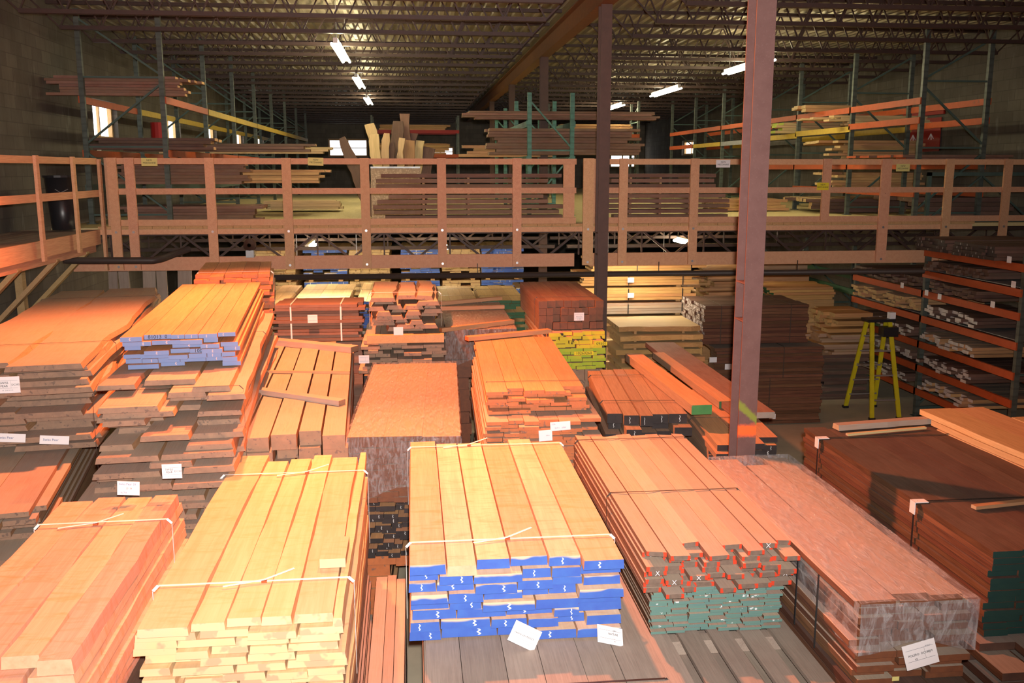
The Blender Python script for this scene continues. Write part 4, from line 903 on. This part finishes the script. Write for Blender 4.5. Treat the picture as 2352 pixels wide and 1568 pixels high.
r = stack(Vector((1.62, 11.2, 0)), .72, 2.2, 0, 2.13, .2, .05, (.11, .18), ('dustyside', 'yellow', 'dusty'), 'yellow-ended boards with black stencilled numbers, under the red timbers', rag=(.14, .1), xj=.03)
for t_, px, py in (('09501', 1381, 789), ('10260260', 1341, 811)):
    p_ = aty(px, py, 11.15); o = paper(r, (p_.x, p_.y, p_.z), .15 if len(t_) < 6 else .24, .045, [(t_, .05, 0, 0, 'ink')], mat='bypaper', name='stencilled_end', label='yellow stencilled board end', grid=False)
stack(Vector((1.65, 11.22, 0)), .72, 2.2, 0, 1.93, .27, .045, (.11, .18), ('dustyside', 'lime', 'dusty'), 'lime-green and yellow ended boards at the bottom of the yellow-ended stack', rag=(.1, .1), xj=.03)
base(Vector((1.66, 11.3, 0)), .7, 2.1, 0, 1.65, 0, 'lumber under the yellow and lime ended boards', ('dustyside', 'dustyend', 'dusty'))
# big slabs on sticks; lamplight on their tops is put into paler top colour
xstack(3.05, 4.45, 13.72, 14.75, 1.80, .84, .12, (.98, 1.05), ('honey', 'natend', 'pale'), loose=('live_edge_slab', 'slab', 'wide pale slab', 'x', 'stack behind the dark plank', 'wide pale slabs on sticks'), sticker=.045, rag=(.12, .1), xj=.08, live=.03, ns=8, wane=.015)
for k in range(6):
    for q, X in enumerate((3.35, 4.1)):
        MB().box(-.02, .02, -.45, .45, 0, .0435).build('sticker', M['tan'], label=f'spacer stick in the {"left" if q == 0 else "right"} row, {NTH[k]} up, between wide pale slabs', cat='spacer stick', group='spacer sticks between the wide pale slabs').location = (X, 14.25, .96+.12*k+.0755)
xstack(3.1, 4.4, 13.8, 14.7, .955, .95, .19, (.4, .5), ('tan', 'natend', 'tan'), 'lumber under the wide pale slabs', mode='front')
# dark stack with flecked ends
r = xstack(4.55, 6.32, 14.3, 15.5, 1.98, .62, .0517, (.12, .2), ('darkside', 'walnutend', 'dark'), 'dark bundle with pale flecked ends, tied with two wires, behind the near column', mode='all', rag=(.05, .05), xj=.01, wane=.002, straps=[(.3, 'wire', .012), (1.45, 'wire', .012)])
r.children[0]['label'] = 'dark board with pale flecked end'
MB().box(-.03, .0, .02, 1.75, -.05, -.005).build('bearer', M['tan'], r)
for px, py, Y, lab in ((1638, 826, 14.24, 'a'),):
    p_ = aty(px, py, Y); paper(r, (p_.x, p_.y, p_.z), .12, .085, [], (0, 0, 0))
r = xstack(4.75, 6.6, 14.25, 15.45, 1.30, .5, .05, (.25, .35), ('darkside', 'darkend', 'grey'), 'second dark tier below the flecked-end bundle', mode='front', rag=(.06, .06), straps=[(1.15, 'wire', .012)])
p_ = aty(1673, 842, 14.2); paper(r, (p_.x, p_.y, p_.z), .115, .09, [], (0, 0, 0))
r = xstack(4.7, 6.62, 14.28, 15.45, .79, .78, .055, (.25, .35), ('darkside', 'darkend', 'dark'), 'lowest dark tier of the flecked-end stack, standing on the floor', mode='front', rag=(.06, .06), straps=[(1.0, 'wire', .012)])
p_ = aty(1774, 956, 14.22); paper(r, (p_.x, p_.y, p_.z), .11, .085, [], (0, 0, 0))

# ---------------------------------------------------------------- under the mezzanine
for (x, y, W, L, zt, mats_, lab) in ((-1.98, 15.35, .9, 2.4, 2.0, ('pale', 'natend', 'pale'), 'bright pale stack lit from above, behind the white-strapped reddish bundle'), (-.93, 15.25, .92, 2.6, 2.0, ('pale', 'blue', 'pale'), 'bright pale blue-ended stack under the mezzanine, behind the rough pieces'),
                                    (.36, 15.2, .66, 2.0, 2.0, ('pale', 'dustyend', 'natural'), 'pale square-topped stack behind the small wrapped bundle'), (1.1, 15.1, .72, 2.1, 2.0, ('natural', 'dkgreen', 'natural'), 'pale stack with dark green ends beside the red timbers'), (-2.75, 15.2, .68, 2.6, 1.98, ('tan', 'natend', 'tan'), 'tan stack beside the left stacks under the mezzanine')):
    stack(Vector((x, y, 0)), W, L, 0, zt, .5, .05, (.15, .24), mats_, lab, mode='all', rag=(.05, .1), hollow=.3, straps=[(.6, 'wire', .01), (1.5, 'wire', .01)])
    base(Vector((x+.03, y+.1, 0)), W-.06, L-.2, 0, 1.49, 0, 'lumber under the '+lab.split(',')[0].replace(' under the mezzanine', ''), (mats_[0], mats_[1], mats_[0]))
FAR = ((-2.33, .93, ('natural', 'blue', 'natural'), 'far blue-ended stack under the mezzanine, leftmost of the back row'), (-1.36, .86, ('natural', 'natend', 'natural'), 'far natural-ended stack between two blue-ended stacks'), (-.27, .84, ('natural', 'blue', 'natural'), 'far blue-ended stack in the middle of the back row'),
       (.62, .82, ('tan', 'natend', 'tan'), 'far ragged tan stack in the back row'), (1.47, .93, ('natural', 'blue', 'natural'), 'far blue-ended stack beside the second column'), (-3.5, 1.0, ('tan', 'natend', 'tan'), 'far tan stack at the left end of the back row'))
for (x, W, mats_, lab) in FAR:
    stack(Vector((x, 20.2, 0)), W, 2.2, 0, 2.42, .6, .06, (.16, .25), mats_, lab+', upper tier', mode='all', rag=(.12, .1), hollow=.1)
    stack(Vector((x, 20.25, 0)), W, 2.2, 0, 1.74, .6, .06, (.16, .25), mats_, lab+', second tier', mode='all', rag=(.12, .1), hollow=.25)
    for xx in (.1, W-.2): MB().box(x+xx, x+xx+.09, 20.3, 22.3, 1.742, 1.818).build('bearer_block', M['oldpine'], label=f'{"left" if xx < .2 else "right"} wooden bearer in the {lab}', cat='bearer', group='bearers in the back row')
    base(Vector((x, 20.3, 0)), W, 2.1, 0, 1.13, 0, lab+', bottom tier', mats_, t=.2)
TI = ((2.50, .19, 'top'), (2.24, .19, 'second'), (2.01, .23, 'third'), (1.73, .20, 'fourth'))
for k, (zt, H, nm) in enumerate(TI):
    r = xstack(2.95 if k else 3.1, 5.3, 16.5, 17.6, zt, H, H/4, (.22, .3), ('honey' if k != 3 else 'dusty', 'natend', 'honey'), f'{nm} tier of honey-brown boards stacked across the hall right of the column', mode='front', rag=(.12, .35), straps=[(.9, 'black_strap', .018), (1.9, 'black_strap', .018)])
    if k in (1, 2):
        p_ = aty(1449, 643 if k == 1 else 678, 16.42); paper(r, (p_.x, p_.y, p_.z), .115, .09, [], (0, 0, 0))
    for X in (3.3, 4.8): MB().box(-.045, .045, -.5, .5, 0, .036).build('bearer_block', M['oldpine'], label=f'{"left" if X < 4 else "right"} bearer under the {nm} honey-brown tier', cat='bearer', group='bearers under the honey-brown tiers').location = (X, 17.05, zt-H-.04)
xstack(2.95, 5.3, 16.55, 17.6, 1.485, 1.48, .185, (.25, .35), ('tan', 'natend', 'tan'), 'lowest tier under the honey-brown boards', mode='front')
# behind and right of the near column
for (X0, X1, Y0, Y1, zt, H, t, mats_, lab) in ((5.45, 6.5, 17.2, 18.2, 2.26, .5, .05, ('tan', 'natend', 'tan'), 'jumble of brown offcut boards behind the near column'), (6.7, 8.2, 17.4, 18.4, 1.86, .25, .05, ('honey', 'dkgreen', 'honey'), 'honey boards with green ends below the green shelf'), (7.35, 8.32, 15.95, 16.9, 1.56, .34, .07, ('honey', 'natend', 'honey'), 'thick honey planks stacked left of the floor rack'),
                                             (7.3, 8.3, 15.9, 16.95, 1.18, .34, .045, ('russet', 'dustyend', 'honey'), 'ragged brown pieces below the thick honey planks'), (7.15, 8.25, 15.85, 17.0, .82, .81, .06, ('dark', 'blackend', 'dusty'), 'dark floor stack with black ends behind the yellow ladder'), (6.75, 8.2, 18.6, 19.6, 2.3, .35, .07, ('russet', 'orangeend', 'orange'), 'reddish timbers on the green-beamed shelf behind the near column')):
    xstack(X0, X1, Y0, Y1, zt, H, t, (.14, .3), mats_, lab, mode='all', rag=(.25, .1), hollow=.25, xj=.03)
for (X0, X1, Y0, Y1, zt, lab) in ((5.5, 6.5, 17.25, 18.15, 1.755, 'lumber under the jumble of offcut boards'), (6.8, 8.2, 17.45, 18.35, 1.605, 'lumber under the green-ended honey boards'), (6.8, 8.2, 18.65, 19.55, 1.945, 'lumber under the reddish timbers')):
    xstack(X0, X1, Y0, Y1, zt, zt-.005, (zt-.005)/7, (.3, .4), ('tan', 'natend', 'tan'), lab, mode='front')
pile(6.9, 8.5, 15.2, 15.8, 2.36, .1, .05, (.2, .3), ('grey', 'darkend', 'grey'), 'plank', 'plank', 'long dark plank', 'bridging to the floor rack', 'long dark planks at the floor rack', rag=(.2, .05)) if False else None

# ---------------------------------------------------------------- ladder
e = empty('stepladder', (7.77, 14.83, 0), label='open yellow fibreglass stepladder standing in the aisle by the floor rack', cat='ladder')
T = 1.60
A, Dd, Bb, Cc = Vector((-.28, .42, 0)), Vector((.24, .42, 0)), Vector((-.22, -.43, 0)), Vector((.26, -.43, 0))
At, Dt, Bt, Ct = Vector((-.17, .07, T)), Vector((.17, .07, T)), Vector((-.15, -.07, T)), Vector((.16, -.07, T))
for p_, q in ((A, At), (Dd, Dt), (Bb, Bt), (Cc, Ct)):
    o = MB().bar(p_, q, .07, .03, upv=(0, 1, 0)).build('rail', M['ladder'], e); MB().box(p_.x-.045, p_.x+.045, p_.y-.04, p_.y+.04, 0, .04).build('foot', M['blackplastic'], o)
for k in range(1, 6):
    t = k/6; a, b_ = A.lerp(At, t), Dd.lerp(Dt, t); MB().bar(a, b_, .08, .025).build('step', M['alu'], e)
for t in (.2, .45, .7): MB().bar(Bb.lerp(Bt, t), Cc.lerp(Ct, t), .025, .025).build('rear_brace', M['alu'], e)
MB().box(-.24, .24, -.12, .14, T-.005, T+.045).build('top_cap', M['blackplastic'], e)
for s, (f_, g_) in ((0, ((A, At), (Bb, Bt))), (1, ((Dd, Dt), (Cc, Ct)))): MB().bar(f_[0].lerp(f_[1], .52), g_[0].lerp(g_[1], .52), .015, .02).build('spreader', M['alu'], e)
MB().box(.0, .26, -.2, -.02, T-.24, T-.08).build('tool_tray', M['blackplastic'], e)
MB().box(.16, .26, -.07, .03, T+.045, T+.15).build('white_note', M['paper'], e)
# shelf tags along the racks
for px, py, X, g_ in ((2072, 655, 8.3, 1), (2128, 672, 8.3, 1), (2158, 681, 8.3, 1), (2318, 596, 8.3, 1), (2328, 653, 8.3, 1), (2280, 699, 8.3, 1)):
    p_ = atx(px, py, X); o = paper(None, p_, .1, .09, [], (0, 0, -math.pi/2), grid=False); o.name = 'shelf_tag'; tag(o, label=f'small white shelf tag on the floor rack, {round(p_.z, 1)} metres up, {round(p_.y-12, 1)} metres along', cat='shelf tag', group='shelf tags on the floor rack')

# ---------------------------------------------------------------- light
def spot(name, loc, tgt, power, col, angle, blend, size):
    l = D.lights.new(name, 'SPOT'); l.energy = power; l.color = col; l.spot_size = rad(angle); l.spot_blend = blend; l.shadow_soft_size = size
    o = D.objects.new(name, l); COL.objects.link(o); o.location = loc
    o.rotation_euler = (Vector(tgt)-Vector(loc)).to_track_quat('-Z', 'Y').to_euler(); return o
spot('camera_flash', (0.04, -.05, EYE+.14), tuple(Vector((0, 0, EYE+.14))+Vector((-.02, 1, -.03))*10), 4000, (1, .92, .86), 104, 1, .04)
spot('unseen_orange_lamp', (-1.5, 10.9, 6.1), (-1.0, 7.4, 1.7), 3300, (1, .25, .082), 156, .6, .10)
spot('unseen_orange_lamp', (.2, 9.4, 6.2), (-.1, 5.0, 1.5), 4200, (1, .235, .075), 88, .9, .10)  # second orange spot, added only to brighten the foreground stacks
w = D.worlds.new('hall_air'); SC.world = w; w.use_nodes = True
w.node_tree.nodes['Background'].inputs[0].default_value = (.6, .62, .65, 1); w.node_tree.nodes['Background'].inputs[1].default_value = .05
vs = SC.view_settings; vs.view_transform = 'Standard'; vs.look = 'None'; vs.gamma = 1; vs.exposure = 0; vs.use_curve_mapping = False
SC.cycles.max_bounces = 6; SC.cycles.diffuse_bounces = 3; SC.cycles.glossy_bounces = 2; SC.cycles.transparent_max_bounces = 8; SC.cycles.sample_clamp_indirect = 4
